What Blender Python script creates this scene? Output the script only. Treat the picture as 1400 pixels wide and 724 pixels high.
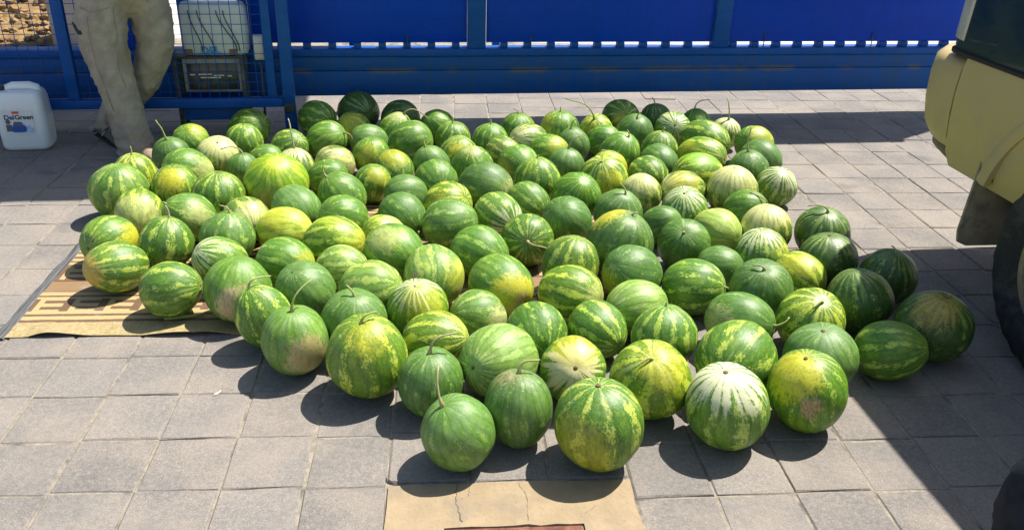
import bpy, bmesh, math, random
from mathutils import Vector, Matrix, noise as mnoise

# ---------------------------------------------------------------- scene, camera, light
for o in list(bpy.data.objects):
    bpy.data.objects.remove(o)
scene = bpy.context.scene
C = scene.collection
R = math.radians
random.seed(7)

CAM_H = 1.691
cam_data = bpy.data.cameras.new('camera')
cam_data.sensor_width = 36.0
cam_data.lens = 36.0 * 1165.8 / 1400.0
cam_data.clip_start = 0.05
cam_data.clip_end = 3000.0
cam = bpy.data.objects.new('camera', cam_data)
C.objects.link(cam)
cam.matrix_world = (Matrix.Translation((0, 0, CAM_H)) @ Matrix.Rotation(R(90 - 26.245), 4, 'X')
                    @ Matrix.Rotation(R(1.779), 4, 'Z'))
scene.camera = cam

SUN_EL, SUN_AZ = 60.0, 52.0          # azimuth clockwise from +Y
sun_dir = Vector((math.cos(R(SUN_EL)) * math.sin(R(SUN_AZ)), math.cos(R(SUN_EL)) * math.cos(R(SUN_AZ)), math.sin(R(SUN_EL))))
world = bpy.data.worlds.new('World')
scene.world = world
world.use_nodes = True
wn = world.node_tree
wn.nodes.clear()
sky = wn.nodes.new('ShaderNodeTexSky')
sky.sky_type = 'NISHITA'
sky.sun_disc = False
sky.sun_elevation = R(SUN_EL)
sky.sun_rotation = R(SUN_AZ)
sky.air_density = 1.2
sky.dust_density = 1.5
bg = wn.nodes.new('ShaderNodeBackground')
bg.inputs['Strength'].default_value = 0.084
wo = wn.nodes.new('ShaderNodeOutputWorld')
wn.links.new(sky.outputs[0], bg.inputs[0])
wn.links.new(bg.outputs[0], wo.inputs[0])

sl = bpy.data.lights.new('sun', 'SUN')
sl.energy = 5.0
sl.angle = R(0.53)
sl.color = (1.0, 0.955, 0.88)
sun = bpy.data.objects.new('sun', sl)
C.objects.link(sun)
sun.rotation_euler = sun_dir.to_track_quat('Z', 'Y').to_euler()
sun.location = (6, 6, 12)

scene.view_settings.view_transform = 'Standard'
scene.view_settings.look = 'None'
scene.view_settings.exposure = 0.84
scene.view_settings.gamma = 1.0
scene.view_settings.use_curve_mapping = False

# ---------------------------------------------------------------- helpers
def tag(o, label=None, cat=None, group=None, kind=None):
    if label: o['label'] = label
    if cat: o['category'] = cat
    if group: o['group'] = group
    if kind: o['kind'] = kind
    return o

def link(name, mesh, mat=None, parent=None, loc=None, rot=None):
    o = bpy.data.objects.new(name, mesh)
    C.objects.link(o)
    if mat is not None and mesh is not None and len(mesh.materials) == 0:
        mesh.materials.append(mat)
    if parent: o.parent = parent
    if loc: o.location = loc
    if rot: o.rotation_euler = rot
    return o

def empty(name, loc=(0, 0, 0), rot=(0, 0, 0)):
    o = bpy.data.objects.new(name, None)
    C.objects.link(o)
    o.location = loc
    o.rotation_euler = rot
    o.empty_display_size = 0.05
    return o

def bm_mesh(bm, name='m', smooth=False, sharp=None):
    bmesh.ops.recalc_face_normals(bm, faces=bm.faces[:])
    me = bpy.data.meshes.new(name)
    bm.to_mesh(me)
    bm.free()
    if smooth:
        for p in me.polygons: p.use_smooth = True
        if sharp is not None:
            me.set_sharp_from_angle(angle=R(sharp))
    return me

def add_box(bm, c, s, bev=0.0, rz=0.0, seg=2, M=None):
    r = bmesh.ops.create_cube(bm, size=1.0)
    vs = r['verts']
    bmesh.ops.scale(bm, vec=Vector(s), verts=vs)
    if bev > 0:
        es = list({e for v in vs for e in v.link_edges})
        rr = bmesh.ops.bevel(bm, geom=es, offset=bev, segments=seg, affect='EDGES', profile=0.5)
        vs = list({v for f in rr['faces'] for v in f.verts} | {v for v in vs if v.is_valid})
    m = Matrix.Translation(Vector(c)) @ Matrix.Rotation(rz, 4, 'Z')
    if M is not None: m = M @ m
    bmesh.ops.transform(bm, matrix=m, verts=vs)
    return vs

def box(name, c, s, mat, parent=None, bev=0.0, seg=2):
    bm = bmesh.new()
    add_box(bm, (0, 0, 0), s, bev, seg=seg)
    return link(name, bm_mesh(bm, name, bev > 0, 40), mat, parent, c)

def frames(pts):
    T = []
    for i in range(len(pts)):
        a = pts[max(0, i - 1)]; b = pts[min(len(pts) - 1, i + 1)]
        T.append((b - a).normalized())
    up = Vector((0, 0, 1)) if abs(T[0].z) < 0.9 else Vector((1, 0, 0))
    n = (up - T[0] * up.dot(T[0])).normalized()
    out = []
    for t in T:
        n = (n - t * n.dot(t)).normalized()
        out.append((t, n, t.cross(n)))
    return out

def add_tube(bm, pts, rad, sides=8, cap=True):
    pts = [Vector(p) for p in pts]
    if not hasattr(rad, '__len__'): rad = [rad] * len(pts)
    rings = []
    for p, r, (t, n, b) in zip(pts, rad, frames(pts)):
        rings.append([bm.verts.new(p + (n * math.cos(2 * math.pi * k / sides) + b * math.sin(2 * math.pi * k / sides)) * r) for k in range(sides)])
    for a, c in zip(rings[:-1], rings[1:]):
        for k in range(sides):
            bm.faces.new((a[k], a[(k + 1) % sides], c[(k + 1) % sides], c[k]))
    if cap:
        bm.faces.new(rings[0][::-1]); bm.faces.new(rings[-1])
    return rings

def add_loft(bm, rings, close=True, cap=True):
    R_ = [[bm.verts.new(p) for p in r] for r in rings]
    n = len(R_[0])
    for a, c in zip(R_[:-1], R_[1:]):
        for k in range(n if close else n - 1):
            bm.faces.new((a[k], a[(k + 1) % n], c[(k + 1) % n], c[k]))
    if cap and close:
        bm.faces.new(R_[0][::-1]); bm.faces.new(R_[-1])
    return R_

def rrect(x0, x1, y0, y1, r, n=6):
    r = min(r, (x1 - x0) / 2 - 1e-4, (y1 - y0) / 2 - 1e-4)
    out = []
    for cx, cy, a0 in ((x1 - r, y1 - r, 0), (x0 + r, y1 - r, 90), (x0 + r, y0 + r, 180), (x1 - r, y0 + r, 270)):
        for k in range(n + 1):
            a = R(a0 + 90 * k / n)
            out.append((cx + r * math.cos(a), cy + r * math.sin(a)))
    return out

def evaluated(o):
    dg = bpy.context.evaluated_depsgraph_get()
    me = bpy.data.meshes.new_from_object(o.evaluated_get(dg))
    return me

# ---------------------------------------------------------------- materials
class NT:
    def __init__(self, name):
        self.mat = bpy.data.materials.new(name)
        self.mat.use_nodes = True
        self.nt = self.mat.node_tree
        self.nt.nodes.clear()
        self.out = self.nt.nodes.new('ShaderNodeOutputMaterial')
        self.bsdf = self.nt.nodes.new('ShaderNodeBsdfPrincipled')
        self.nt.links.new(self.bsdf.outputs[0], self.out.inputs[0])
    def n(self, t, **k):
        nd = self.nt.nodes.new(t)
        for a, b in k.items(): setattr(nd, a, b)
        return nd
    def put(self, sock, v):
        if v is None: return
        if hasattr(v, 'is_linked'): self.nt.links.new(v, sock)
        else:
            if sock.type == 'RGBA' and len(v) == 3: v = (*v, 1)
            sock.default_value = v
    def set(self, key, v): self.put(self.bsdf.inputs[key], v)
    def m(self, op, a, b=None, c=None, clamp=False):
        nd = self.n('ShaderNodeMath', operation=op, use_clamp=clamp)
        self.put(nd.inputs[0], a); self.put(nd.inputs[1], b)
        if c is not None: self.put(nd.inputs[2], c)
        return nd.outputs[0]
    def vm(self, op, a, b=None):
        nd = self.n('ShaderNodeVectorMath', operation=op)
        self.put(nd.inputs[0], a)
        if b is not None: self.put(nd.inputs[1], b)
        return nd.outputs['Value'] if op in ('DOT_PRODUCT', 'LENGTH') else nd.outputs[0]
    def mix(self, f, a, b, blend='MIX'):
        nd = self.n('ShaderNodeMix', data_type='RGBA', blend_type=blend)
        self.put(nd.inputs[0], f); self.put(nd.inputs[6], a); self.put(nd.inputs[7], b)
        return nd.outputs[2]
    def step(self, x, a, b, lo=0.0, hi=1.0):
        nd = self.n('ShaderNodeMapRange', interpolation_type='SMOOTHSTEP')
        self.put(nd.inputs[0], x); self.put(nd.inputs[1], a); self.put(nd.inputs[2], b)
        self.put(nd.inputs[3], lo); self.put(nd.inputs[4], hi)
        return nd.outputs[0]
    def noise(self, vec=None, scale=5.0, detail=2.0, rough=0.5, w=None, dist=0.0):
        nd = self.n('ShaderNodeTexNoise', noise_dimensions='4D' if w is not None else '3D')
        self.put(nd.inputs['Vector'], vec); self.put(nd.inputs['Scale'], scale)
        self.put(nd.inputs['Detail'], detail); self.put(nd.inputs['Roughness'], rough)
        self.put(nd.inputs['Distortion'], dist)
        if w is not None: self.put(nd.inputs['W'], w)
        return nd.outputs[0]
    def vor(self, vec, scale, feature='F1', out=0):
        nd = self.n('ShaderNodeTexVoronoi', feature=feature)
        self.put(nd.inputs['Vector'], vec); self.put(nd.inputs['Scale'], scale)
        return nd.outputs[out]
    def obj(self): return self.n('ShaderNodeTexCoord').outputs['Object']
    def pos(self): return self.n('ShaderNodeNewGeometry').outputs['Position']
    def rnd(self): return self.n('ShaderNodeObjectInfo').outputs['Random']
    def xyz(self, v):
        nd = self.n('ShaderNodeSeparateXYZ'); self.put(nd.inputs[0], v); return nd.outputs
    def attr(self, name, which='Fac'):
        nd = self.n('ShaderNodeAttribute', attribute_type='OBJECT', attribute_name=name)
        return nd.outputs[which]
    def bump(self, h, strength=0.3, dist=0.01):
        nd = self.n('ShaderNodeBump')
        self.put(nd.inputs['Height'], h); self.put(nd.inputs['Strength'], strength); self.put(nd.inputs['Distance'], dist)
        self.put(self.bsdf.inputs['Normal'], nd.outputs[0])

def plain(name, col, rough=0.6, metal=0.0, var=0.15, scale=20.0, bump=0.0, spec=0.5, dirt=None, dirt_amt=0.0):
    t = NT(name)
    P = t.pos()
    n = t.noise(P, scale, 4, 0.6)
    c = t.mix(t.step(n, 0.3, 0.7), tuple(x * (1 - var) for x in col), tuple(min(1, x * (1 + var)) for x in col))
    if dirt:
        d = t.noise(P, scale * 0.25, 5, 0.65)
        c = t.mix(t.m('MULTIPLY', t.step(d, 0.45, 0.7), dirt_amt), c, dirt)
    t.set('Base Color', c)
    t.set('Roughness', t.step(n, 0.2, 0.8, rough * 0.85, min(1, rough * 1.15)))
    t.set('Metallic', metal)
    t.set('Specular IOR Level', spec)
    if bump: t.bump(n, bump, 0.005)
    return t.mat

# ---- materials of the setting
def mat_paver():
    t = NT('paver_concrete')
    P = t.pos(); rn = t.rnd()
    n1 = t.noise(P, 3.0, 4, 0.6); n2 = t.noise(P, 60, 3, 0.6); n3 = t.noise(P, 260, 3, 0.7); n4 = t.noise(P, 9, 5, 0.7)
    a = t.mix(rn, (0.140, 0.128, 0.115), (0.192, 0.174, 0.155))
    a = t.mix(t.step(n1, 0.35, 0.7, 0, 0.6), a, (0.300, 0.250, 0.200))
    a = t.mix(t.step(n4, 0.52, 0.72, 0, 0.4), a, (0.150, 0.142, 0.138))
    a = t.mix(t.step(n2, 0.3, 0.75, 0, 0.30), a, (0.34, 0.31, 0.28))
    a = t.mix(t.step(n3, 0.55, 0.68, 0, 0.75), a, (0.09, 0.082, 0.076))
    a = t.mix(t.step(n3, 0.44, 0.32, 0, 0.65), a, (0.42, 0.39, 0.355))
    # worn darker oil stains with a shape of their own
    st = t.noise(P, 2.3, 3, 0.5, w=4.2)
    a = t.mix(t.step(st, 0.64, 0.70, 0, 0.5), a, (0.11, 0.105, 0.10))
    t.set('Base Color', a)
    t.set('Roughness', 0.88)
    t.set('Specular IOR Level', 0.25)
    h = t.m('ADD', t.m('MULTIPLY', n3, 0.5), t.m('MULTIPLY', n2, 0.8))
    t.bump(h, 0.6, 0.004)
    return t.mat
M_PAVER = mat_paver()

def mat_noise(name, c1, c2, scale, rough=0.9, bump=0.4, c3=None, s3=0, dist=0.01):
    t = NT(name); P = t.pos()
    n = t.noise(P, scale, 5, 0.65); n2 = t.noise(P, scale * 9, 3, 0.6)
    c = t.mix(t.step(n, 0.3, 0.7), c1, c2)
    if c3: c = t.mix(t.step(t.noise(P, s3, 4, 0.6), 0.5, 0.68, 0, 0.8), c, c3)
    c = t.mix(t.step(n2, 0.55, 0.8, 0, 0.35), c, tuple(x * 0.5 for x in c1))
    t.set('Base Color', c); t.set('Roughness', rough); t.set('Specular IOR Level', 0.25)
    t.bump(t.m('ADD', n, t.m('MULTIPLY', n2, 0.6)), bump, dist)
    return t.mat
M_SAND = mat_noise('joint_sand', (0.25, 0.215, 0.165), (0.38, 0.33, 0.26), 40, bump=0.8, c3=(0.10, 0.088, 0.075), s3=9)
M_GROUND = mat_noise('pale_dust_ground', (0.50, 0.46, 0.40), (0.62, 0.58, 0.52), 1.2)
M_COLLAR = mat_noise('cream_concrete', (0.285, 0.215, 0.130), (0.345, 0.262, 0.160), 9, bump=0.35, c3=(0.24, 0.195, 0.135), s3=5)
M_CRACK = plain('crack_dirt', (0.10, 0.08, 0.06), 0.95)
M_RUST = mat_noise('rusty_iron', (0.16, 0.06, 0.04), (0.26, 0.12, 0.08), 35, 0.85, 0.6, c3=(0.08, 0.05, 0.04), s3=15)
M_ROCK = mat_noise('tan_rock', (0.22, 0.14, 0.055), (0.33, 0.22, 0.095), 8, bump=0.8, c3=(0.17, 0.10, 0.05), s3=6)
M_WALLP = mat_noise('pale_plaster', (0.42, 0.38, 0.33), (0.48, 0.44, 0.39), 3, bump=0.2)

def mat_blue(name, col, rough, dust, amt, scale=3.0, seam=None):
    t = NT(name); P = t.obj(); G = t.pos()
    n = t.noise(t.vm('MULTIPLY', P, (0.6, 1, 3)), scale, 5, 0.65)
    n2 = t.noise(G, 90, 3, 0.6)
    n3 = t.noise(t.vm('MULTIPLY', P, (9, 1, 0.7)), 2.0, 4, 0.6)
    c = t.mix(t.step(n, 0.3, 0.75), col, tuple(x * 1.3 for x in col))
    c = t.mix(t.m('MULTIPLY', t.step(t.m('ADD', t.m('MULTIPLY', n, 0.6), t.m('MULTIPLY', n3, 0.5)), 0.42, 0.75), amt), c, dust)
    c = t.mix(t.step(n2, 0.66, 0.76, 0, 0.5 * amt + 0.1), c, tuple(x * 0.6 for x in dust))
    if seam is not None:
        z = t.xyz(P)[2]
        near = t.step(t.m('ABSOLUTE', t.m('SUBTRACT', t.m('ADD', z, t.m('MULTIPLY', t.m('SUBTRACT', n3, 0.5), 0.03)), seam)), 0.004, 0.03, 1, 0)
        blot = t.step(t.noise(t.vm('MULTIPLY', P, (1.5, 1, 0.2)), 2.3, 2, 0.5), 0.47, 0.60)
        c = t.mix(t.m('MULTIPLY', t.m('MULTIPLY', near, blot), 0.6), c, (0.16, 0.145, 0.095))
    t.set('Base Color', c)
    t.set('Roughness', t.step(n, 0.3, 0.8, rough, min(1, rough + 0.25)))
    t.set('Specular IOR Level', 0.16)
    wav = t.noise(t.vm('MULTIPLY', P, (2.2, 1, 1.2)), 1.6, 3, 0.5)
    t.bump(t.m('ADD', t.m('MULTIPLY', n2, 0.04), wav), 0.25, 0.05)
    return t.mat
M_PANEL = mat_blue('panel_blue_paint', (0.0001, 0.046, 0.43), 0.26, (0.001, 0.045, 0.27), 0.35, 1.2)
M_BEAM = mat_blue('beam_blue_paint', (0.005, 0.078, 0.30), 0.42, (0.055, 0.085, 0.085), 0.5, 2.5, 0.342)
M_FENCE = mat_blue('fence_blue_paint', (0.003, 0.072, 0.30), 0.42, (0.07, 0.10, 0.15), 0.25, 4)
M_DARKMETAL = plain('dusty_dark_metal', (0.055, 0.058, 0.05), 0.6, 0.3, 0.3, 25, 0.1, dirt=(0.22, 0.20, 0.16), dirt_amt=0.5)

# ---------------------------------------------------------------- ground and pavement
def sheet(name, x0, x1, y0, y1, z, mat, kind='structure'):
    bm = bmesh.new()
    bm.faces.new([bm.verts.new(p) for p in ((x0, y0, z), (x1, y0, z), (x1, y1, z), (x0, y1, z))])
    return tag(link(name, bm_mesh(bm, name), mat), kind=kind)
ground = sheet('ground', -900, 900, -900, 900, -0.075, M_GROUND)
tag(ground, 'pale dusty ground beyond the blue gate', None)

T = 0.24
GRID = Matrix.Translation((-0.3256, 1.7129, 0)) @ Matrix.Rotation(R(4.95), 4, 'Z')
bm = bmesh.new()
add_box(bm, ((-20 + 30) / 2 * T, (-8 + 27) / 2 * T, -0.036), (50 * T, 35 * T, 0.06))
pavement = link('pavement', bm_mesh(bm, 'pavement_bed'), M_SAND)
pavement.matrix_world = GRID
tag(pavement, 'grey square concrete paving with sandy joints', None, kind='structure')

def paver_mesh(seed):
    rr = random.Random(seed)
    h = (T - 0.0065) / 2; hy = (T - 0.0038) / 2
    bm = bmesh.new()
    def ring(ins, z, j):
        return [bm.verts.new((sx * (h - ins) + rr.uniform(-j, j), sy * (h - ins) + rr.uniform(-j, j), z)) for sx, sy in ((-1, -1), (1, -1), (1, 1), (-1, 1))]
    # an extra point on every edge lets edges run slightly uneven
    def ring8(ins, z, j):
        o = []
        c = [(-1, -1), (0.1, -1), (1, -1), (1, -0.1), (1, 1), (-0.2, 1), (-1, 1), (-1, 0.2)]
        for x, y in c:
            o.append(bm.verts.new((x * (h - ins) + rr.uniform(-j, j), y * (hy - ins) + rr.uniform(-j, j), z)))
        return o
    r0 = ring8(0.0, -0.045, 0.0006); r1 = ring8(0.0, -0.0045, 0.0018); r2 = ring8(0.005, 0.0, 0.0022)
    for a, b in ((r0, r1), (r1, r2)):
        for k in range(8): bm.faces.new((a[k], a[(k + 1) % 8], b[(k + 1) % 8], b[k]))
    bm.faces.new(r2)
    return bm_mesh(bm, 'paver')
PAV = [paver_mesh(s) for s in range(10)]
for me in PAV: me.materials.append(M_PAVER)

def to_px(p):
    from_c = cam.matrix_world.inverted() @ Vector(p)
    if from_c.z > -0.05: return None
    return (700 + from_c.x / -from_c.z * 1165.8, 362 - from_c.y / -from_c.z * 1165.8, -from_c.z)
PILE = [(-1.75, 2.75), (-0.95, 2.45), (-0.15, 2.15), (0.7, 2.25), (1.35, 2.75), (1.25, 4.4), (0.6, 5.2), (-0.9, 5.1), (-1.9, 4.3)]
def inside(p, poly):
    c = False
    for (x1, y1), (x2, y2) in zip(poly, poly[1:] + poly[:1]):
        if (y1 > p[1]) != (y2 > p[1]) and p[0] < (x2 - x1) * (p[1] - y1) / (y2 - y1) + x1: c = not c
    return c
cand = []
rp = random.Random(5)
for k in range(-17, 27):
    ph = (0.65 if k >= 3 else 0.0) + rp.uniform(-0.035, 0.035)
    for r in range(-6, 25):
        if 0 <= k <= 2 and -3 <= r <= 0: continue       # concrete collar stands here
        x = (k + 0.5) * T; y = (r + 0.5 + ph) * T
        if k >= 3 and r == -6: pass
        dx, dy = rp.uniform(-.0012, .0012), rp.uniform(-.0012, .0012)
        z = rp.uniform(-0.0045, 0.0004); rz = rp.uniform(-.006, .006); tx, ty = rp.uniform(-.011, .011), rp.uniform(-.011, .011)
        loc = Vector((x + dx, y + dy, z))
        w = GRID @ loc
        px = to_px((w.x, w.y, 0))
        size = 0
        if px and -70 < px[0] < 1470 and 120 < px[1] < 790 and not inside((w.x, w.y), PILE):
            size = 1.0 / px[2]
        cand.append((size, loc, rz, tx, ty, rp.randrange(10)))
cand.sort(key=lambda c: -c[0])
rest = bmesh.new()
for i, (size, loc, rz, tx, ty, v) in enumerate(cand):
    mtx = Matrix.Translation(loc) @ Matrix.Rotation(rz, 4, 'Z') @ Matrix.Rotation(tx, 4, 'X') @ Matrix.Rotation(ty, 4, 'Y')
    if i < 300 and size > 0:
        o = link('paver', PAV[v], None, pavement)
        o.matrix_local = mtx
    else:
        tmp = PAV[v].copy(); tmp.transform(mtx); rest.from_mesh(tmp); bpy.data.meshes.remove(tmp)
o = link('paver_field', bm_mesh(rest, 'paver_field'), M_PAVER, pavement)
tag(o, kind='stuff')

# concrete collar round an iron cover, at the front
bm = bmesh.new()
x0, x1, y0, y1 = 0.003, 3 * T - 0.003, -3 * T, 0.97 * T
cx0, cx1, cy1, cy0 = 0.165, 0.555, 0.056, -0.42
rc = random.Random(3)
def seg(a, b, n, j):
    return [(a[0] + (b[0] - a[0]) * i / n + rc.uniform(-j, j), a[1] + (b[1] - a[1]) * i / n + rc.uniform(-j, j)) for i in range(n)]
outer = seg((x0, y0), (x1, y0), 10, .002) + seg((x1, y0), (x1, y1), 10, .003) + seg((x1, y1), (x0, y1), 10, .004) + seg((x0, y1), (x0, y0), 10, .003)
inner = seg((cx0, cy0), (cx1, cy0), 10, .002) + seg((cx1, cy0), (cx1, cy1), 10, .004) + seg((cx1, cy1), (cx0, cy1), 10, .004) + seg((cx0, cy1), (cx0, cy0), 10, .003)
def lvl(pts, z): return [bm.verts.new((p[0], p[1], z)) for p in pts]
a0 = lvl(outer, -0.045); a1 = lvl(outer, 0.0015); b1 = lvl(inner, 0.0015); b0 = lvl(inner, -0.03)
for A, B in ((a0, a1), (a1, b1), (b1, b0)):
    for k in range(40): bm.faces.new((A[k], A[(k + 1) % 40], B[(k + 1) % 40], B[k]))
collar = link('concrete_collar', bm_mesh(bm, 'collar'), M_COLLAR)
collar.matrix_world = GRID
tag(collar, 'cracked cream concrete surround set into the paving at the front', 'concrete')
def crack(pts, w):
    bm = bmesh.new()
    pp = []
    for (a, b) in zip(pts[:-1], pts[1:]):
        for i in range(8):
            f = i / 8
            pp.append((a[0] + (b[0] - a[0]) * f + rc.uniform(-.003, .003), a[1] + (b[1] - a[1]) * f + rc.uniform(-.003, .003)))
    pp.append(pts[-1])
    V = []
    for i, p in enumerate(pp):
        ww = w * (0.3 + rc.random()) * (1 - 0.6 * i / len(pp))
        V.append((bm.verts.new((p[0] - ww, p[1], 0.0024)), bm.verts.new((p[0] + ww, p[1] + ww * .6, 0.0024))))
    for a, b in zip(V[:-1], V[1:]): bm.faces.new((a[0], a[1], b[1], b[0]))
    o = link('crack', bm_mesh(bm, 'crack'), M_CRACK, collar)
crack([(0.215, 0.075), (0.20, 0.16), (0.205, 0.232)], .0022)
crack([(0.40, 0.075), (0.405, 0.17), (0.385, 0.232)], .0010)
crack([(0.55, 0.08), (0.60, 0.125), (0.70, 0.16)], .0009)
crack([(0.205, 0.165), (0.235, 0.175), (0.245, 0.232)], .0008)
bm = bmesh.new()
add_box(bm, ((cx0 + cx1) / 2, (cy0 + cy1) / 2, -0.014), (cx1 - cx0 - 0.012, cy1 - cy0 - 0.012, 0.03), 0.003)
cover = link('iron_cover', bm_mesh(bm, 'cover'), M_RUST)
cover.matrix_world = GRID
tag(cover, 'rusty iron access cover inside the cream concrete surround', 'cover')
bm = bmesh.new()
for i in range(5): add_box(bm, (cx0 + 0.06 + i * 0.065, (cy0 + cy1) / 2, 0.0025), (0.012, cy1 - cy0 - 0.06, 0.004), 0.001)
link('rib', bm_mesh(bm, 'rib'), M_RUST, cover)

# ---------------------------------------------------------------- gate, fence and what stands behind them
GA = math.atan2(0.16, 0.987)
GM = Matrix.Rotation(GA, 4, 'Z')
def gpt(s, n, z=0.0): return GM @ Vector((s, n, z))
def gbox(name, s0, s1, n0, n1, z0, z1, mat, parent, bev=0.003):
    """box in the gate frame, parented to an Empty that carries the gate's rotation"""
    bm = bmesh.new()
    c = ((s0 + s1) / 2, (n0 + n1) / 2, (z0 + z1) / 2)
    add_box(bm, c, (abs(s1 - s0), abs(n1 - n0), abs(z1 - z0)), bev)
    return link(name, bm_mesh(bm, name, True, 40), mat, parent)
NG = 5.604
gate = empty('sliding_gate', (0, 0, 0), (0, 0, GA))
tag(gate, 'long blue steel sliding gate with solid panels on a box beam', 'gate')
gbox('lower_beam', -3.6, 4.6, NG, NG + 0.12, 0.180, 0.3415, M_BEAM, gate, 0.008)
gbox('upper_beam', -3.6, 4.6, NG, NG + 0.12, 0.3425, 0.434, M_BEAM, gate, 0.008)
gbox('flange', -3.6, 4.6, NG - 0.012, NG + 0.115, 0.436, 0.482, M_FENCE, gate, 0.006)
s = -0.80
k = 0
while s < 4.5:
    if not (0.55 < s < 0.70 or 2.22 < s < 2.37):
        gbox('spacer', s, s + 0.048, NG + 0.02, NG + 0.075, 0.4825, 0.5165, M_BEAM, gate, 0.002)
    s += 0.159
for a, b in ((-0.80, 0.568), (0.696, 2.246), (2.366, 4.55)):
    gbox('panel', a, b, NG + 0.03, NG + 0.055, 0.517, 2.20, M_PANEL, gate, 0.002)
for a, b in ((0.572, 0.690), (2.250, 2.362), (-0.86, -0.803)):
    gbox('post', a, b, NG + 0.006, NG + 0.085, 0.4828, 2.20, M_FENCE, gate, 0.004)
gbox('top_rail', -0.86, 4.55, NG, NG + 0.1, 2.203, 2.27, M_BEAM, gate, 0.005)
for ss, zz in ((0.18, 0.540), (0.99, 0.545), (2.62, 0.55), (3.42, 0.55)):
    bm = bmesh.new(); add_tube(bm, [gpt(ss, 0, 0)] * 0 + [Vector((ss, NG + 0.02, 0.484)), Vector((ss + .002, NG + 0.02, zz + .03))], 0.004, 6)
    link('lock_bolt', bm_mesh(bm, 'bolt'), M_DARKMETAL, gate)
gbox('tail_panel', -1.80, -1.28, NG + 0.03, NG + 0.055, 0.4835, 2.2, M_PANEL, gate, 0.002)
for ss in (-3.3, -1.22): gbox('tail_post', ss, ss + 0.07, NG + 0.02, NG + 0.09, 0.483, 2.2, M_FENCE, gate, 0.004)
gbox('tail_rail', -3.6, -0.862, NG + 0.02, NG + 0.09, 2.203, 2.26, M_FENCE, gate, 0.004)

NF = 5.376
fence = empty('mesh_fence', (0, 0, 0), (0, 0, GA))
tag(fence, 'blue welded wire mesh fence with square posts beside the gate', 'fence')
for a, b, z0, z1, dn in ((-0.605, -0.532, 0.0, 2.2, 0), (-0.695, -0.642, 0.236, 2.0, .01), (-1.86, -1.795, 0.236, 2.0, .008), (-3.3, -3.24, 0.0, 2.2, 0)):
    gbox('post', a, b, NF - 0.02 + dn, NF + 0.03, z0, z1, M_FENCE, fence, 0.004)
gbox('bottom_rail', -3.238, -0.607, NF - 0.015, NF + 0.03, 0.178, 0.235, M_FENCE, fence, 0.004)
gbox('top_rail', -3.238, -0.607, NF - 0.015, NF + 0.03, 2.001, 2.05, M_FENCE, fence, 0.004)
gbox('hinge_plate', -0.60, -0.54, NF - 0.030, NF - 0.021, 0.145, 0.205, M_DARKMETAL, fence, 0.002)
for a, b in ((-3.238, -1.862), (-1.793, -0.697)):
    bm = bmesh.new()
    n = int((b - a) / 0.058)
    for i in range(1, n + 1):
        x = a + (b - a) * i / (n + 1)
        add_tube(bm, [(x, NF + 0.006, 0.23), (x, NF + 0.006, 2.005)], 0.0022, 5)
    for i in range(30):
        z = 0.275 + i * 0.058
        add_tube(bm, [(a - .005, NF + 0.001, z), (b + .005, NF + 0.001, z)], 0.0022, 5)
    link('wire_mesh', bm_mesh(bm, 'wire_mesh', True, 60), M_FENCE, fence)

# motor cabinet on its stand
M_CAB = plain('cabinet_paint', (0.30, 0.29, 0.24), 0.6, 0, 0.2, 15, 0.1, dirt=(0.12, 0.11, 0.09), dirt_amt=0.7)
M_GLASSD = plain('dark_cover', (0.03, 0.034, 0.03), 0.25, 0, 0.3, 12, dirt=(0.14, 0.13, 0.10), dirt_amt=0.6)
M_WHITEB = plain('dull_white_plastic', (0.62, 0.62, 0.58), 0.5, 0, 0.08, 10, dirt=(0.35, 0.30, 0.22), dirt_amt=0.4)
cab = empty('motor_cabinet', (0, 0, 0), (0, 0, GA))
tag(cab, 'dusty grey gate motor cabinet on a low stand behind the wire mesh', 'cabinet')
n0, n1 = 5.415, 5.555
gbox('case', -1.19, -0.845, n0, n1, 0.265, 0.470, M_CAB, cab, 0.008)
gbox('front_cover', -1.165, -0.865, n0 - 0.006, n0 - 0.0005, 0.280, 0.440, M_GLASSD, cab, 0.002)
gbox('top_plate', -1.25, -0.825, n0 - 0.012, n1 + 0.02, 0.471, 0.484, M_DARKMETAL, cab, 0.002)
for a in (-1.245, -0.85): gbox('leg', a, a + 0.025, n0 - 0.01, n0 + 0.015, 0.0, 0.4705, M_DARKMETAL, cab, 0.002)
for a in (-1.245, -0.85): gbox('leg', a, a + 0.025, n1 - 0.005, n1 + 0.018, 0.0, 0.4705, M_DARKMETAL, cab, 0.002)
gbox('shelf', -1.218, -0.852, n0 - 0.008, n1, 0.155, 0.200, M_BEAM, cab, 0.004)
gbox('apron', -1.218, -0.852, n0 + 0.004, n0 + 0.02, 0.085, 0.1545, M_BEAM, cab, 0.003)
for a, b, z in ((-1.15, -1.12, .37), (-1.10, -1.02, .372), (-1.01, -0.95, .365), (-1.09, -0.97, .352), (-0.93, -0.905, .362)):
    gbox('nameplate_mark', a, b, n0 - 0.0085, n0 - 0.0062, z, z + 0.007, M_WHITEB, cab, 0.0)

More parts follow.
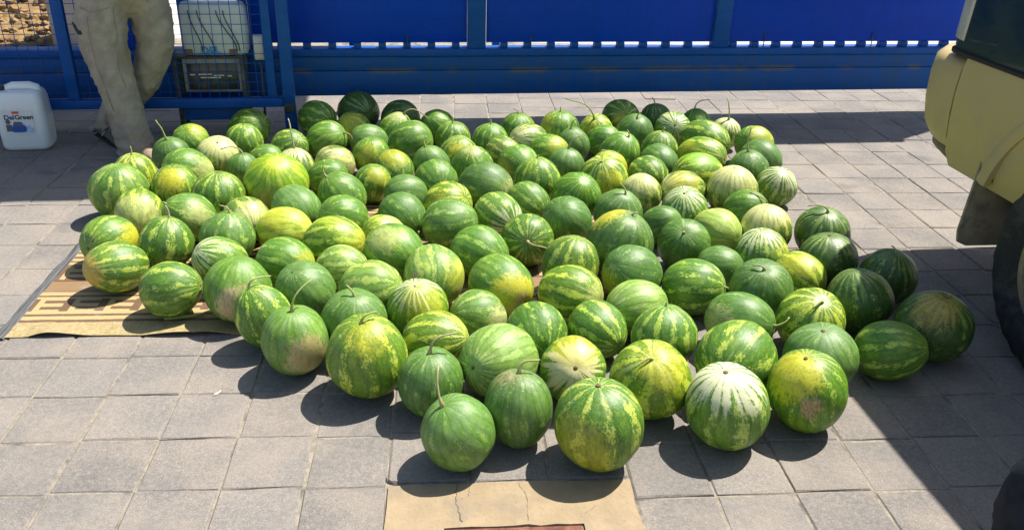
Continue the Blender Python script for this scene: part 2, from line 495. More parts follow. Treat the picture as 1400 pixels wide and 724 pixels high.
M_TANK = NT('translucent_white_plastic')
M_TANK.set('Base Color', (0.60, 0.64, 0.63)); M_TANK.set('Roughness', 0.4)
M_TANK.set('Subsurface Weight', 0.35); M_TANK.set('Subsurface Radius', (0.05, 0.05, 0.05)); M_TANK.set('Subsurface Scale', 0.6)
M_TANK = M_TANK.mat
def canister(name, w, d, h, shoulder=0.16):
    """rounded blow-moulded canister body, base at z=0, centred"""
    bm = bmesh.new()
    prof = [(0.0, .022), (0.01, .008), (0.03, 0.0), (h * .45, -.004), (h * (1 - shoulder), 0.0), (h * (1 - shoulder * .45), .006), (h * (1 - shoulder * .15), .016), (h * .992, .032), (h, .06)]
    rings = []
    for z, ins in prof:
        rings.append([Vector((x, y, z)) for x, y in rrect(-w / 2 + ins, w / 2 - ins, -d / 2 + ins * .8, d / 2 - ins * .8, max(.012, .045 - ins * .2), 5)])
    add_loft(bm, rings)
    return bm_mesh(bm, name, True, 50)
tank = empty('water_canister', gpt(-0.985, 5.482, 0.4845), (0, 0, GA))
tag(tank, 'large white plastic canister standing on the motor cabinet behind the mesh', 'canister')
link('body', canister('tank', 0.385, 0.13, 0.315), M_TANK, tank)
M_BLUEL = plain('light_blue_print', (0.05, 0.27, 0.55), 0.5)
M_DARKH = plain('dark_hose', (0.05, 0.07, 0.09), 0.5)
M_TAN = plain('rust_stain', (0.20, 0.13, 0.07), 0.8)
def text_mesh(body, size, depth=0.0006, bold=0.0):
    cu = bpy.data.curves.new('lettering', 'FONT')
    cu.body = body; cu.size = size; cu.extrude = depth; cu.offset = bold; cu.resolution_u = 3
    cu.align_x = 'LEFT'
    o = bpy.data.objects.new('tmp_text', cu); C.objects.link(o)
    me = evaluated(o)
    C.objects.unlink(o); bpy.data.objects.remove(o)
    return me
o = link('lettering', text_mesh('DEL', 0.066, bold=.003), M_BLUEL, tank, (-0.085, -0.0708, 0.010), (R(90), 0, 0))
for (x0, x1) in ((-0.13, -0.07), (-0.08, 0.0), (0.03, 0.13), (0.07, 0.145)):
    bm = bmesh.new(); pts = []
    for i in range(9):
        f = i / 8; pts.append((x0 + (x1 - x0) * (3 * f * f - 2 * f ** 3), -0.0735, 0.27 - 0.24 * f))
    add_tube(bm, pts, 0.0032, 6); link('hose', bm_mesh(bm, 'hose', True), M_DARKH, tank)
for x in (-0.155, 0.105):
    bm = bmesh.new(); add_box(bm, (x, -0.069, 0.025), (0.045, 0.006, 0.035), 0.002); link('bracket', bm_mesh(bm, 'bracket'), M_TAN, tank)
relay = empty('junction_box', (0, 0, 0), (0, 0, GA))
tag(relay, 'small white junction box behind the mesh next to the canister', 'box')
gbox('case', -0.765, -0.700, 5.43, 5.475, 0.455, 0.605, M_WHITEB, relay, 0.008)
gbox('lid', -0.760, -0.705, 5.424, 5.4295, 0.465, 0.598, M_WHITEB, relay, 0.002)
bm = bmesh.new(); add_tube(bm, [(-0.73, 5.45, 0.456), (-0.732, 5.452, 0.25), (-0.74, 5.46, -0.01)], 0.008, 8)
link('conduit', bm_mesh(bm, 'conduit', True), M_DARKH, relay)

# white jerrycan with a printed label, by the fence
can = empty('jerrycan', gpt(-2.070, 5.225, 0), (0, 0, GA + R(3)))
can.scale = (.90, .90, .91)
tag(can, 'white plastic jerrycan with a printed product label on the shaded paving', 'jerrycan')
M_CAN = NT('milky_plastic')
M_CAN.set('Base Color', (0.78, 0.83, 0.84)); M_CAN.set('Roughness', 0.38)
M_CAN.set('Subsurface Weight', 0.5); M_CAN.set('Subsurface Radius', (0.06, 0.06, 0.06)); M_CAN.set('Subsurface Scale', 0.7)
M_CAN = M_CAN.mat
link('body', canister('can_body', 0.292, 0.20, 0.378, 0.16), M_CAN, can)
bm = bmesh.new()
add_tube(bm, [(-0.07, 0, 0.360), (-0.062, 0, 0.388), (-0.03, 0, 0.400), (0.07, 0, 0.400), (0.105, 0, 0.388), (0.118, 0, 0.352)], [0.024, 0.026, 0.026, 0.026, 0.026, 0.03], 10)
link('handle', bm_mesh(bm, 'handle', True), M_CAN, can)
M_CAP = plain('dark_cap', (0.03, 0.03, 0.035), 0.5)
bm = bmesh.new(); add_tube(bm, [(-0.105, 0, 0.362), (-0.105, 0, 0.378)], 0.032, 16)
link('neck', bm_mesh(bm, 'neck', True, 40), M_CAN, can)
bm = bmesh.new(); add_tube(bm, [(-0.105, 0, 0.3785), (-0.105, 0, 0.398), (-0.105, 0, 0.402)], [0.036, 0.036, 0.032], 18)
link('cap', bm_mesh(bm, 'cap', True, 40), M_CAP, can)
M_LABEL = plain('label_paper', (0.72, 0.74, 0.76), 0.45, var=0.03)
M_RED = plain('label_red', (0.62, 0.09, 0.04), 0.45)
M_NAVYP = plain('label_navy', (0.02, 0.04, 0.19), 0.45)
M_GREENP = plain('label_green', (0.01, 0.06, 0.04), 0.45)
M_CARP = plain('label_car_blue', (0.02, 0.09, 0.38), 0.45)
M_PALEP = plain('label_pale_blue', (0.40, 0.52, 0.70), 0.45, var=0.2, scale=60)
M_GREYP = plain('label_grey', (0.10, 0.12, 0.15), 0.45)
lab = empty('tmp', (0, 0, 0)); bpy.data.objects.remove(lab)
yF = -0.1045
def flat(name, pts, y, mat, par):
    bm = bmesh.new()
    f = [bm.verts.new((x, y, z)) for x, z in pts]; g = [bm.verts.new((x, y + 0.0008, z)) for x, z in pts]
    bm.faces.new(f); bm.faces.new(g[::-1])
    n = len(pts)
    for k in range(n): bm.faces.new((f[k], f[(k + 1) % n], g[(k + 1) % n], g[k]))
    return link(name, bm_mesh(bm, name), mat, par)
label = flat('label', [(-0.098, 0.115), (0.075, 0.110), (0.078, 0.262), (-0.100, 0.266)], yF - .0008, M_LABEL, can)
flat('red_badge', rrect(-0.040, 0.002, 0.246, 0.262, 0.007, 4), yF - .0018, M_RED, label)
flat('pale_mountains', [(-0.03, 0.122), (0.07, 0.120), (0.072, 0.15), (0.05, 0.172), (0.03, 0.165), (0.01, 0.195), (-0.03, 0.20)], yF - .0016, M_PALEP, label)
flat('round_mark', [(-0.072 + .015 * math.cos(a * .3927), 0.195 + .015 * math.sin(a * .3927)) for a in range(16)], yF - .0020, M_GREYP, label)
flat('picture_shade', [(-0.088, 0.134), (-0.052, 0.131), (-0.052, 0.176), (-0.088, 0.178)], yF - .0017, M_GREYP, label)
flat('picture_car_body', [(-0.054, 0.130), (-0.045, 0.126), (0.02, 0.128), (0.030, 0.137), (0.031, 0.158), (0.022, 0.172), (-0.048, 0.171), (-0.054, 0.15)], yF - .0024, M_CARP, label)
flat('picture_car_cab', [(-0.046, 0.1715), (0.014, 0.1725), (0.006, 0.193), (-0.038, 0.195)], yF - .0022, M_GREYP, label)
o = link('lettering', text_mesh('Del', 0.042, 0.0003, .0012), M_NAVYP, label, (-0.090, yF - .0022, 0.210), (R(90), 0, 0))
o = link('lettering', text_mesh('Green', 0.042, 0.0003, .0012), M_GREENP, label, (-0.027, yF - .0022, 0.210), (R(90), 0, 0))

# far side: rocky bank and a plain wall
bank = None
bm = bmesh.new()
nx, ny = 40, 16
V = {}
for i in range(nx + 1):
    for j in range(ny + 1):
        s_ = -9 + 6.2 * i / nx; n_ = 7.5 + 3.5 * j / ny
        z_ = -0.1 + (n_ - 7.5) * 0.30 + 0.08 * mnoise.noise((s_ * 2, n_ * 2, 0))
        p = gpt(s_, n_, z_); V[i, j] = bm.verts.new(p)
for i in range(nx):
    for j in range(ny): bm.faces.new((V[i, j], V[i + 1, j], V[i + 1, j + 1], V[i, j + 1]))
bank = link('rocky_bank', bm_mesh(bm, 'bank', True), M_ROCK)
tag(bank, kind='structure')
def rock_mesh(seed):
    rr = random.Random(seed); bm = bmesh.new()
    bmesh.ops.create_icosphere(bm, subdivisions=2, radius=1)
    off = Vector((rr.uniform(0, 50), rr.uniform(0, 50), 0))
    for v in bm.verts:
        v.co *= 1 + 0.6 * mnoise.noise(v.co * 1.3 + off) + 0.3 * mnoise.noise(v.co * 2.6 + off)
        v.co.z *= 0.7
    return bm_mesh(bm, 'stone', True, 35)
ROCKS = [rock_mesh(i) for i in range(7)]
for me in ROCKS: me.materials.append(M_ROCK)
rr = random.Random(11)
for i in range(290):
    n_ = rr.uniform(7.5, 9.4); s_ = rr.uniform(-3.9, -2.82)
    o = link('stone', ROCKS[rr.randrange(7)], None, bank)
    r_ = rr.uniform(0.025, 0.055)
    o.location = gpt(s_, n_, -0.1 + (n_ - 7.5) * 0.30 + r_ * .3); o.scale = (r_ * rr.uniform(.9, 1.5), r_, r_ * rr.uniform(.8, 1.2))
    o.rotation_euler = (rr.uniform(-.5, .5), rr.uniform(-.5, .5), rr.uniform(0, 6.28))
wall = empty('plaster_wall', (0, 0, 0), (0, 0, GA))
tag(wall, 'plain pale plaster wall seen through the wire mesh beyond the gate', 'wall')
gbox('wall_body', -2.77, -2.2, 7.9, 8.15, -0.08, 2.4, M_WALLP, wall, 0.01)
gbox('coping', -2.80, -2.17, 7.87, 8.18, 2.401, 2.46, M_WALLP, wall, 0.01)

# flat canopy added out of view above the fence to cast shade on the left
canopy = empty('added_shade_canopy', (0, 0, 0), (0, 0, GA))
tag(canopy, 'flat roof on blue posts, added out of view to shade the left', 'canopy')
gbox('roof', -3.4, 0.22, 5.24, 7.40, 3.20, 3.28, M_BEAM, canopy, 0.01)
gbox('roof_wing', 0.223, 1.10, 6.15, 7.40, 3.20, 3.28, M_BEAM, canopy, 0.01)  # second slab, added to shade the ground under the fence
gbox('post', 0.95, 1.02, 7.25, 7.32, 0.0, 3.199, M_FENCE, canopy, 0.004)
gbox('post', -2.62, -2.55, 5.30, 5.37, 0.0, 3.199, M_FENCE, canopy, 0.004)
gbox('post', -0.20, -0.13, 5.86, 5.93, 0.0, 3.199, M_FENCE, canopy, 0.004)
gbox('post', -2.62, -2.55, 5.86, 5.93, 0.0, 3.199, M_FENCE, canopy, 0.004)
MELONS = [
 (1, -1.852, 4.653, 0.1076, 1.05, -0.036, -0.574, 0.818, 'N', 'g', 'Y', 0.49, -0.25, 0.84, 0.3, None, 'mid-green watermelon with yellow patch, fourth one straight behind the yellow-splotched melon'),
 (2, -1.888, 4.447, 0.104, 1.0, -0.086, -0.221, 0.971, 'S', 'd', '', 0.0, 0.0, 1.0, 0, (-0.044, 0.017, 0.099), "bluish-green watermelon with a tall upright stem beside the man's shoe"),
 (3, -1.689, 4.151, 0.1171, 1.18, -0.5, -0.671, 0.547, 'N', 'g', 'C', 0.98, -0.19, -0.0, 0.45, None, 'mid-green watermelon with cream patch, nearest one straight behind the yellow-splotched melon'),
 (4, -1.95, 4.106, 0.1121, 1.0, 0.023, -0.019, 1.0, 'S', 'y', '', 0.0, 0.0, 1.0, 0, (-0.001, 0.013, 0.035), "yellowish watermelon with a short bent stem right before the man's shoe"),
 (5, -1.907, 3.824, 0.1402, 0.95, 0.059, -0.069, 0.996, 'B', 's', '', 0.0, 0.0, 1.0, 0, None, 'large striped watermelon at the far left beside the bare shaded paving'),
 (6, -1.668, 3.909, 0.1141, 1.05, 0.009, -0.004, 1.0, 'B', 's', 'Y', 0.09, -0.74, 0.67, 0.38, None, 'striped watermelon with one vivid yellow splotch near the left side'),
 (7, -1.726, 3.613, 0.1088, 1.12, 0.301, -0.862, -0.408, 'B', 'y', 'C', 0.21, -0.96, 0.19, 0.75, None, 'yellowish oval watermelon with cream front and small dark dots, far left'),
 (8, -1.482, 3.575, 0.1103, 1.12, -0.645, -0.358, 0.675, 'S', 'g', 'C', 0.65, -0.59, 0.49, 0.3, (-0.014, -0.002, 0.008), 'mid-green watermelon with cream patch, nearest one in front and right of the yellow-splotched melon'),
 (9, -1.423, 3.817, 0.1279, 0.97, 0.024, 0.065, 0.998, 'B', 's', '', 0.0, 0.0, 1.0, 0, None, 'striped green watermelon with bare end, nearest one to the right of the yellow-splotched melon'),
 (10, -1.596, 4.919, 0.1181, 1.1, 0.783, -0.412, 0.466, 'N', 's', '', 0.0, 0.0, 1.0, 0, None, 'shaded striped watermelon under the grey motor cabinet by the gate'),
 (11, -1.562, 4.694, 0.1097, 1.0, 0.065, 0.011, 0.998, 'S', 's', '', 0.0, 0.0, 1.0, 0, (0.004, 0.007, 0.017), 'striped green watermelon with stem, third one in front and left of the tallest back melon'),
 (12, -1.622, 4.411, 0.1164, 1.0, 0.212, -0.408, 0.888, 'B', 'l', 'C', 0.29, -0.31, 0.91, 0.7, None, 'cream-topped watermelon near the motor cabinet, left back'),
 (13, -1.282, 4.623, 0.1062, 1.05, 0.65, -0.361, 0.669, 'N', 's', '', 0.0, 0.0, 1.0, 0, None, 'striped green watermelon, third one straight behind the biggest lime melon'),
 (14, -1.454, 4.296, 0.0912, 1.0, 0.064, 0.041, 0.997, 'S', 'd', '', 0.0, 0.0, 1.0, 0, (-0.11, -0.031, 0.016), 'dark green watermelon with stem, nearest one behind and left of the biggest lime melon'),
 (15, -1.371, 4.453, 0.0898, 1.1, 0.904, -0.152, 0.4, 'N', 'g', '', 0.0, 0.0, 1.0, 0, None, 'mid-green watermelon, second one straight behind the biggest lime melon'),
 (16, -1.165, 4.269, 0.1066, 1.05, -0.019, 0.101, 0.995, 'S', 'l', '', 0.0, 0.0, 1.0, 0, (-0.032, 0.044, 0.142), 'pale lime-green watermelon with stem, nearest one straight behind the biggest lime melon'),
 (17, -1.179, 3.952, 0.1571, 0.95, 0.164, -0.369, 0.915, 'B', 'Y', 'C', 0.01, -0.92, -0.4, 0.4, None, 'biggest melon, plain lime green, amid the left half of the pile'),
 (18, -1.104, 4.757, 0.1116, 1.15, 0.875, -0.173, 0.452, 'S', 'g', '', 0.0, 0.0, 1.0, 0, (0.053, -0.005, -0.052), 'mid-green watermelon with stem, third one straight in front of the tallest back melon'),
 (19, -1.246, 5.176, 0.1149, 1.1, 0.842, -0.539, -0.022, 'N', 's', '', 0.0, 0.0, 1.0, 0, None, 'dark striped watermelon at the back beside the blue gate post'),
 (20, -0.978, 4.385, 0.1032, 1.1, -0.673, -0.617, 0.408, 'N', 'l', 'C', 0.67, -0.72, 0.17, 0.6, None, 'pale lime-green watermelon with cream patch, second one behind and right of the biggest lime melon'),
 (21, -0.973, 4.183, 0.0989, 1.1, 0.955, -0.095, 0.28, 'N', 'g', '', 0.0, 0.0, 1.0, 0, None, 'mid-green watermelon, nearest one behind and right of the biggest lime melon'),
 (22, -0.845, 3.884, 0.1174, 1.05, -0.556, -0.093, 0.826, 'S', 'g', '', 0.0, 0.0, 1.0, 0, (-0.006, 0.026, 0.068), 'round green watermelon right of the biggest lime one, upright stem on its left'),
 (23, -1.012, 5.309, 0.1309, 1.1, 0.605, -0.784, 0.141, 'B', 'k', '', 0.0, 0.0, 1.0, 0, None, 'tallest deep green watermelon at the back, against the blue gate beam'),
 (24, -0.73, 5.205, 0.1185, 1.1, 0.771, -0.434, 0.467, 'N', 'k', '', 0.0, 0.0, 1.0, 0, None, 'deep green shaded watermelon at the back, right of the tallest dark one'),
 (25, -0.995, 5.028, 0.1056, 1.0, -0.305, -0.422, 0.854, 'N', 'y', 'Y', 0.07, -0.82, 0.57, 0.5, None, 'yellowish lime watermelon with yellow patch, nearest one straight in front of the tallest back melon'),
 (26, -0.728, 4.982, 0.107, 1.1, 0.417, -0.016, 0.909, 'S', 'g', 'C', 0.16, -0.31, 0.94, 0.3, (0.154, 0.01, -0.041), 'mid-green watermelon with cream patch, nearest one in front and right of the tallest back melon'),
 (27, -0.861, 4.809, 0.0988, 1.2, -0.828, -0.453, 0.33, 'N', 'D', '', 0.0, 0.0, 1.0, 0, None, 'dull bluish-green watermelon, second one straight in front of the tallest back melon'),
 (28, -0.607, 4.741, 0.126, 1.05, 0.928, -0.147, 0.341, 'N', 'g', '', 0.0, 0.0, 1.0, 0, None, 'mid-green watermelon, nearest one behind and left of the orange-spotted back melon'),
 (29, -0.479, 5.065, 0.1099, 1.1, -0.462, -0.463, 0.757, 'N', 'g', '', 0.0, 0.0, 1.0, 0, None, 'mid-green watermelon, second one straight behind the orange-spotted back melon'),
 (30, -0.375, 4.879, 0.1082, 1.0, -0.001, -0.066, 0.998, 'S', 's', '', 0.0, 0.0, 1.0, 0, (-0.001, 0.009, 0.029), 'striped green watermelon with stem, nearest one straight behind the orange-spotted back melon'),
 (31, -0.801, 4.521, 0.1105, 1.0, 0.022, 0.018, 1.0, 'N', 'g', 'Y', -0.04, -0.91, 0.42, 0.35, None, 'mid-green watermelon with yellow patch, nearest one to the left of the orange-spotted back melon'),
 (32, -0.317, 4.575, 0.1119, 1.0, 0.001, -0.12, 0.993, 'B', 's', 'Y', -0.04, -0.86, 0.51, 0.27, None, 'striped back watermelon with a round orange-yellow spot'),
 (33, -0.456, 4.414, 0.1043, 1.05, -0.296, -0.027, 0.955, 'S', 'D', '', 0.0, 0.0, 1.0, 0, (-0.014, 0.019, 0.057), 'dull bluish-green watermelon with stem, nearest one in front and left of the orange-spotted back melon'),
 (34, -0.644, 4.301, 0.1079, 1.1, 0.419, -0.851, -0.316, 'S', 'g', 'Y', 0.06, -0.28, 0.96, 0.5, (0.0, -0.005, -0.015), 'mid-green watermelon with yellow patch, second one in front and left of the orange-spotted back melon'),
 (35, -0.23, 4.361, 0.1184, 1.0, -0.095, -0.291, 0.952, 'B', 'G', 'C', -0.05, -0.21, 0.98, 0.2, None, 'bright green watermelon with a beige scar on top, centre back'),
 (36, -0.153, 4.856, 0.109, 1.0, 0.03, 0.002, 1.0, 'S', 'g', '', 0.0, 0.0, 1.0, 0, (-0.001, 0.007, 0.021), 'mid-green watermelon with stem, nearest one behind and right of the orange-spotted back melon'),
 (37, 0.01, 5.088, 0.1106, 1.0, 0.02, -0.012, 1.0, 'S', 'g', 'Y', 0.8, -0.59, 0.1, 0.35, (-0.033, 0.007, 0.021), 'mid-green watermelon with yellow patch, second one to the left of the arching-stem melon'),
 (38, 0.081, 4.859, 0.1089, 1.15, -0.766, -0.533, 0.359, 'S', 'l', '', 0.0, 0.0, 1.0, 0, (-0.016, -0.013, -0.042), 'pale lime-green watermelon with stem, second one behind and right of the orange-spotted back melon'),
 (39, 0.266, 5.071, 0.1236, 1.0, 0.005, -0.014, 1.0, 'S', 'g', 'Y', -0.74, -0.5, 0.45, 0.3, (-0.001, 0.008, 0.026), 'mid-green watermelon with yellow patch, nearest one to the left of the arching-stem melon'),
 (40, -0.072, 4.657, 0.1011, 1.1, 0.719, -0.693, -0.058, 'N', 'l', '', 0.0, 0.0, 1.0, 0, None, 'pale lime-green watermelon, nearest one to the right of the orange-spotted back melon'),
 (41, 0.185, 4.66, 0.1109, 1.12, 0.825, -0.419, 0.38, 'N', 'g', 'Y', 0.56, -0.62, 0.55, 0.45, None, 'mid-green watermelon with yellow patch, third one to the right of the orange-spotted back melon'),
 (42, 0.335, 4.808, 0.0987, 1.15, -0.155, -0.115, 0.981, 'S', 'D', '', 0.0, 0.0, 1.0, 0, (0.024, 0.015, 0.051), 'tall narrow bluish watermelon with a dark bent stem, back row'),
 (43, 0.497, 5.136, 0.1064, 1.0, -0.186, -0.457, 0.87, 'S', 'y', 'Y', -0.58, -0.75, 0.32, 0.4, (-0.17, 0.049, 0.105), 'small yellowish watermelon with a long thin stem arching left at the back'),
 (44, 0.023, 4.435, 0.1123, 1.1, 0.605, -0.796, -0.015, 'N', 'g', 'O', -0.8, -0.6, 0.08, 0.25, None, 'mid-green watermelon with orange patch, second one to the right of the orange-spotted back melon'),
 (45, 0.281, 4.455, 0.1026, 1.05, 0.053, 0.037, 0.998, 'S', 'D', '', 0.0, 0.0, 1.0, 0, (0.079, 0.017, 0.061), 'bluish watermelon with a stem slanting up right, behind the yellow-veined one'),
 (46, 0.53, 4.928, 0.1022, 1.1, 0.732, -0.544, 0.411, 'N', 'g', '', 0.0, 0.0, 1.0, 0, None, 'mid-green watermelon, nearest one straight in front of the arching-stem melon'),
 (47, 0.593, 4.655, 0.1163, 1.1, 0.312, -0.295, 0.903, 'S', 'g', '', 0.0, 0.0, 1.0, 0, (-0.009, 0.012, 0.032), 'mid-green watermelon with stem, second one straight in front of the arching-stem melon'),
 (48, 0.667, 5.346, 0.1258, 1.05, 0.181, -0.864, 0.471, 'N', 's', 'O', 0.09, -0.99, 0.09, 0.25, None, 'striped green watermelon with orange patch, nearest one behind and right of the arching-stem melon'),
 (49, 0.729, 5.066, 0.1204, 1.0, -0.006, -0.332, 0.943, 'S', 'd', '', 0.0, 0.0, 1.0, 0, (0.022, 0.008, 0.037), 'dark green watermelon with stem, nearest one to the right of the arching-stem melon'),
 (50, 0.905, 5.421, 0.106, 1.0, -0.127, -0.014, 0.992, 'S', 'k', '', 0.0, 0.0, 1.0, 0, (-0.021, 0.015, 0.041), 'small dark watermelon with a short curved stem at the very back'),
 (51, 0.979, 5.168, 0.1145, 1.1, -0.081, -0.849, 0.523, 'B', 'w', '', 0.0, 0.0, 1.0, 0, None, 'back-row watermelon showing a pale star of streaks on its end'),
 (52, 1.155, 5.345, 0.0992, 1.05, -0.187, 0.017, 0.982, 'S', 'g', '', 0.0, 0.0, 1.0, 0, (0.089, -0.002, 0.06), 'small watermelon at the back with a straight stem slanting right'),
 (53, 0.84, 4.79, 0.1118, 1.0, 0.064, -0.041, 0.997, 'S', 's', '', 0.0, 0.0, 1.0, 0, (0.017, 0.004, 0.022), 'striped green watermelon with stem, nearest one straight in front of the star-ended back melon'),
 (54, 1.127, 4.915, 0.1286, 1.25, 0.732, -0.68, 0.034, 'B', 's', '', 0.0, 0.0, 1.0, 0, None, 'wide oval watermelon with pale ribs on its right end, back right'),
 (55, 1.312, 5.192, 0.0959, 1.05, 0.054, -0.241, 0.969, 'S', 'l', '', 0.0, 0.0, 1.0, 0, (-0.022, 0.04, 0.112), 'pale lime-green watermelon with stem, nearest one to the right of the star-ended back melon'),
 (56, 1.065, 4.668, 0.1174, 1.25, 0.793, -0.597, 0.125, 'B', 'y', 'Y', -0.91, -0.36, 0.2, 0.4, None, 'yellow-lime oval watermelon just in front of the pale-ribbed oval one'),
 (57, 0.809, 4.566, 0.1052, 1.12, 0.523, -0.78, -0.344, 'N', 'd', '', 0.0, 0.0, 1.0, 0, None, 'dark green watermelon, second one in front and right of the arching-stem melon'),
 (58, 1.426, 4.923, 0.1156, 1.05, -0.707, -0.53, 0.467, 'N', 'g', 'Y', 0.3, -0.51, 0.81, 0.5, None, 'sunlit watermelon with a yellow top at the back right corner'),
 (59, 1.411, 4.692, 0.1097, 1.15, 0.659, -0.738, -0.147, 'S', 'd', '', 0.0, 0.0, 1.0, 0, (-0.007, -0.009, -0.034), 'bluish watermelon with a pale twisted stem end at the right edge'),
 (60, 1.285, 4.478, 0.1134, 1.0, -0.142, -0.091, 0.986, 'S', 'd', '', 0.0, 0.0, 1.0, 0, (0.0, 0.042, 0.119), "watermelon with a tall straight upright stem near the pile's right edge"),
 (61, 1.117, 4.11, 0.1297, 1.0, -0.066, -0.08, 0.995, 'B', 'l', 'C', -0.17, -0.25, 0.95, 0.8, None, 'cream-topped watermelon left of the white-rayed right edge one'),
 (62, 1.386, 4.257, 0.1077, 1.0, 0.063, -0.472, 0.879, 'B', 'w', '', 0.0, 0.0, 1.0, 0, None, 'white-rayed watermelon at the right edge of the pile beside bare paving'),
 (63, 1.133, 3.875, 0.1069, 1.1, 0.627, -0.533, 0.568, 'S', 'g', '', 0.0, 0.0, 1.0, 0, (-0.073, 0.036, 0.035), 'mid-green watermelon with stem, nearest one straight in front of the cream-topped right melon'),
 (64, 0.992, 4.381, 0.1165, 1.25, -0.941, -0.327, 0.089, 'B', 'y', 'G', 0.09, -0.08, 0.99, 0.5, None, 'lime oval watermelon with a vivid green top, back right'),
 (65, 0.869, 4.132, 0.1078, 1.15, -0.9, -0.415, 0.132, 'B', 'l', 'Y', -0.09, -0.71, 0.7, 0.5, None, 'pale lime-green watermelon with yellow patch, nearest one to the left of the cream-topped right melon'),
 (66, 0.721, 4.363, 0.1058, 1.1, 0.512, -0.833, -0.209, 'N', 's', '', 0.0, 0.0, 1.0, 0, None, 'striped green watermelon, second one behind and left of the cream-topped right melon'),
 (67, 0.83, 3.86, 0.1169, 1.0, -0.161, -0.381, 0.91, 'B', 'w', '', 0.0, 0.0, 1.0, 0, None, 'watermelon with pale rays around a dark dot, right half of the pile'),
 (68, 0.649, 4.081, 0.1061, 1.0, -0.201, -0.154, 0.967, 'B', 'l', 'C', -0.13, -0.4, 0.91, 0.6, None, 'pale lime-green watermelon with cream patch, nearest one behind and left of the pale-rayed melon'),
 (69, 0.47, 4.233, 0.1283, 1.0, -0.194, -0.407, 0.892, 'S', 'y', 'Y', 0.21, -0.98, 0.05, 0.4, (-0.019, -0.008, -0.027), 'yellow-veined watermelon with a dark stem mark, right of the centre back'),
 (70, 0.515, 4.457, 0.1026, 1.0, -0.254, 0.114, 0.96, 'S', 'y', 'Y', 0.51, -0.71, 0.49, 0.5, (-0.024, 0.001, -0.005), 'yellowish lime watermelon with yellow patch, third one behind and left of the pale-rayed melon'),
 (71, 0.502, 3.798, 0.117, 1.0, 0.203, -0.281, 0.938, 'S', 'D', '', 0.0, 0.0, 1.0, 0, (-0.03, 0.022, 0.044), 'bluish watermelon with a dark S-shaped stem shadow, behind the yellow-capped one'),
 (72, 0.697, 3.702, 0.093, 1.15, 0.69, -0.466, 0.554, 'N', 'd', '', 0.0, 0.0, 1.0, 0, None, 'dark green watermelon, nearest one in front and left of the pale-rayed melon'),
 (73, 0.947, 3.64, 0.1061, 1.12, 0.667, -0.745, 0.025, 'N', 'L', '', 0.0, 0.0, 1.0, 0, None, 'pale lime watermelon, nearest one in front and right of the pale-rayed melon'),
 (74, 0.468, 3.377, 0.1459, 1.0, 0.267, -0.079, 0.96, 'S', 'd', 'Y', -0.45, 0.26, 0.86, 0.35, (0.025, 0.001, 0.011), 'large watermelon with a bright yellow cap and a tiny hooked stem'),
 (75, 0.759, 3.44, 0.1182, 1.05, -0.191, -0.608, 0.771, 'S', 'd', '', 0.0, 0.0, 1.0, 0, (-0.003, -0.004, -0.009), 'dark watermelon with a cut stem stub facing the viewer mid pile'),
 (76, 0.488, 3.112, 0.1227, 1.08, -0.617, -0.528, 0.583, 'N', 'd', 'Y', -0.89, -0.43, -0.15, 0.3, None, 'dark green watermelon with yellow patch, nearest one to the left of the loop-stemmed oval melon'),
 (77, 0.876, 3.257, 0.0972, 1.1, 0.706, -0.504, 0.498, 'N', 'D', '', 0.0, 0.0, 1.0, 0, None, 'dull bluish-green watermelon, nearest one behind and right of the loop-stemmed oval melon'),
 (78, 0.732, 3.045, 0.1153, 1.12, 0.88, -0.407, 0.245, 'S', 's', '', 0.0, 0.0, 1.0, 0, (0.012, -0.006, -0.006), 'oval dark striped watermelon with a tiny looped stem on its right end'),
 (79, 1.175, 3.647, 0.119, 1.0, -0.069, 0.1, 0.993, 'B', 'l', 'C', -0.52, -0.34, 0.79, 0.6, None, 'pale watermelon with a pinkish blush, behind the white-streaked right one'),
 (80, 1.091, 3.391, 0.1192, 0.95, -0.151, 0.007, 0.989, 'B', 'w', 'Y', 0.67, -0.61, 0.43, 0.25, None, 'white-streaked watermelon with a yellowish right edge near the shaded ones'),
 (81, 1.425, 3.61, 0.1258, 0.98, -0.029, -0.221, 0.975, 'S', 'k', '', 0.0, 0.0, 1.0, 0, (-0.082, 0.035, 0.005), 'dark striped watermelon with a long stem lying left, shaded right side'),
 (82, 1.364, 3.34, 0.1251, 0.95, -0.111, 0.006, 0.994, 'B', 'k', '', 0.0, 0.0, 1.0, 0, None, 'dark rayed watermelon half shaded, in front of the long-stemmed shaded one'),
 (83, 1.199, 3.185, 0.1046, 1.12, 0.535, -0.826, -0.179, 'S', 'y', 'Y', -0.38, -0.48, 0.79, 0.4, (0.0, -0.006, -0.011), 'yellow-lime watermelon with a cut stem stub pointing down right'),
 (84, 0.994, 3.018, 0.1264, 1.0, -0.113, -0.351, 0.929, 'S', 'd', '', 0.0, 0.0, 1.0, 0, (-0.041, 0.016, 0.004), 'round dark green watermelon with a short stem and its shadow forming a V'),
 (85, 1.123, 2.78, 0.1268, 1.0, 0.039, -0.446, 0.894, 'S', 'y', '', 0.0, 0.0, 1.0, 0, (-0.037, -0.006, -0.038), 'yellow-streaked watermelon with a dry tangled scar around its stem'),
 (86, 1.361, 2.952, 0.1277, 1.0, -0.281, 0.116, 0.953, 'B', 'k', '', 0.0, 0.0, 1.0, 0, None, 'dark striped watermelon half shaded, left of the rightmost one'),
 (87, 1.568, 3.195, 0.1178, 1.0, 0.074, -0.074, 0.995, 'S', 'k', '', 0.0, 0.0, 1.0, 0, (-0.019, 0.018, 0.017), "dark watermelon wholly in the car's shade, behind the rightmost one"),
 (88, 1.574, 2.768, 0.1401, 0.93, 0.072, -0.106, 0.992, 'B', 'k', 'O', -0.31, -0.46, 0.83, 0.35, None, "rightmost large dark watermelon with an orange patch, in the car's shade"),
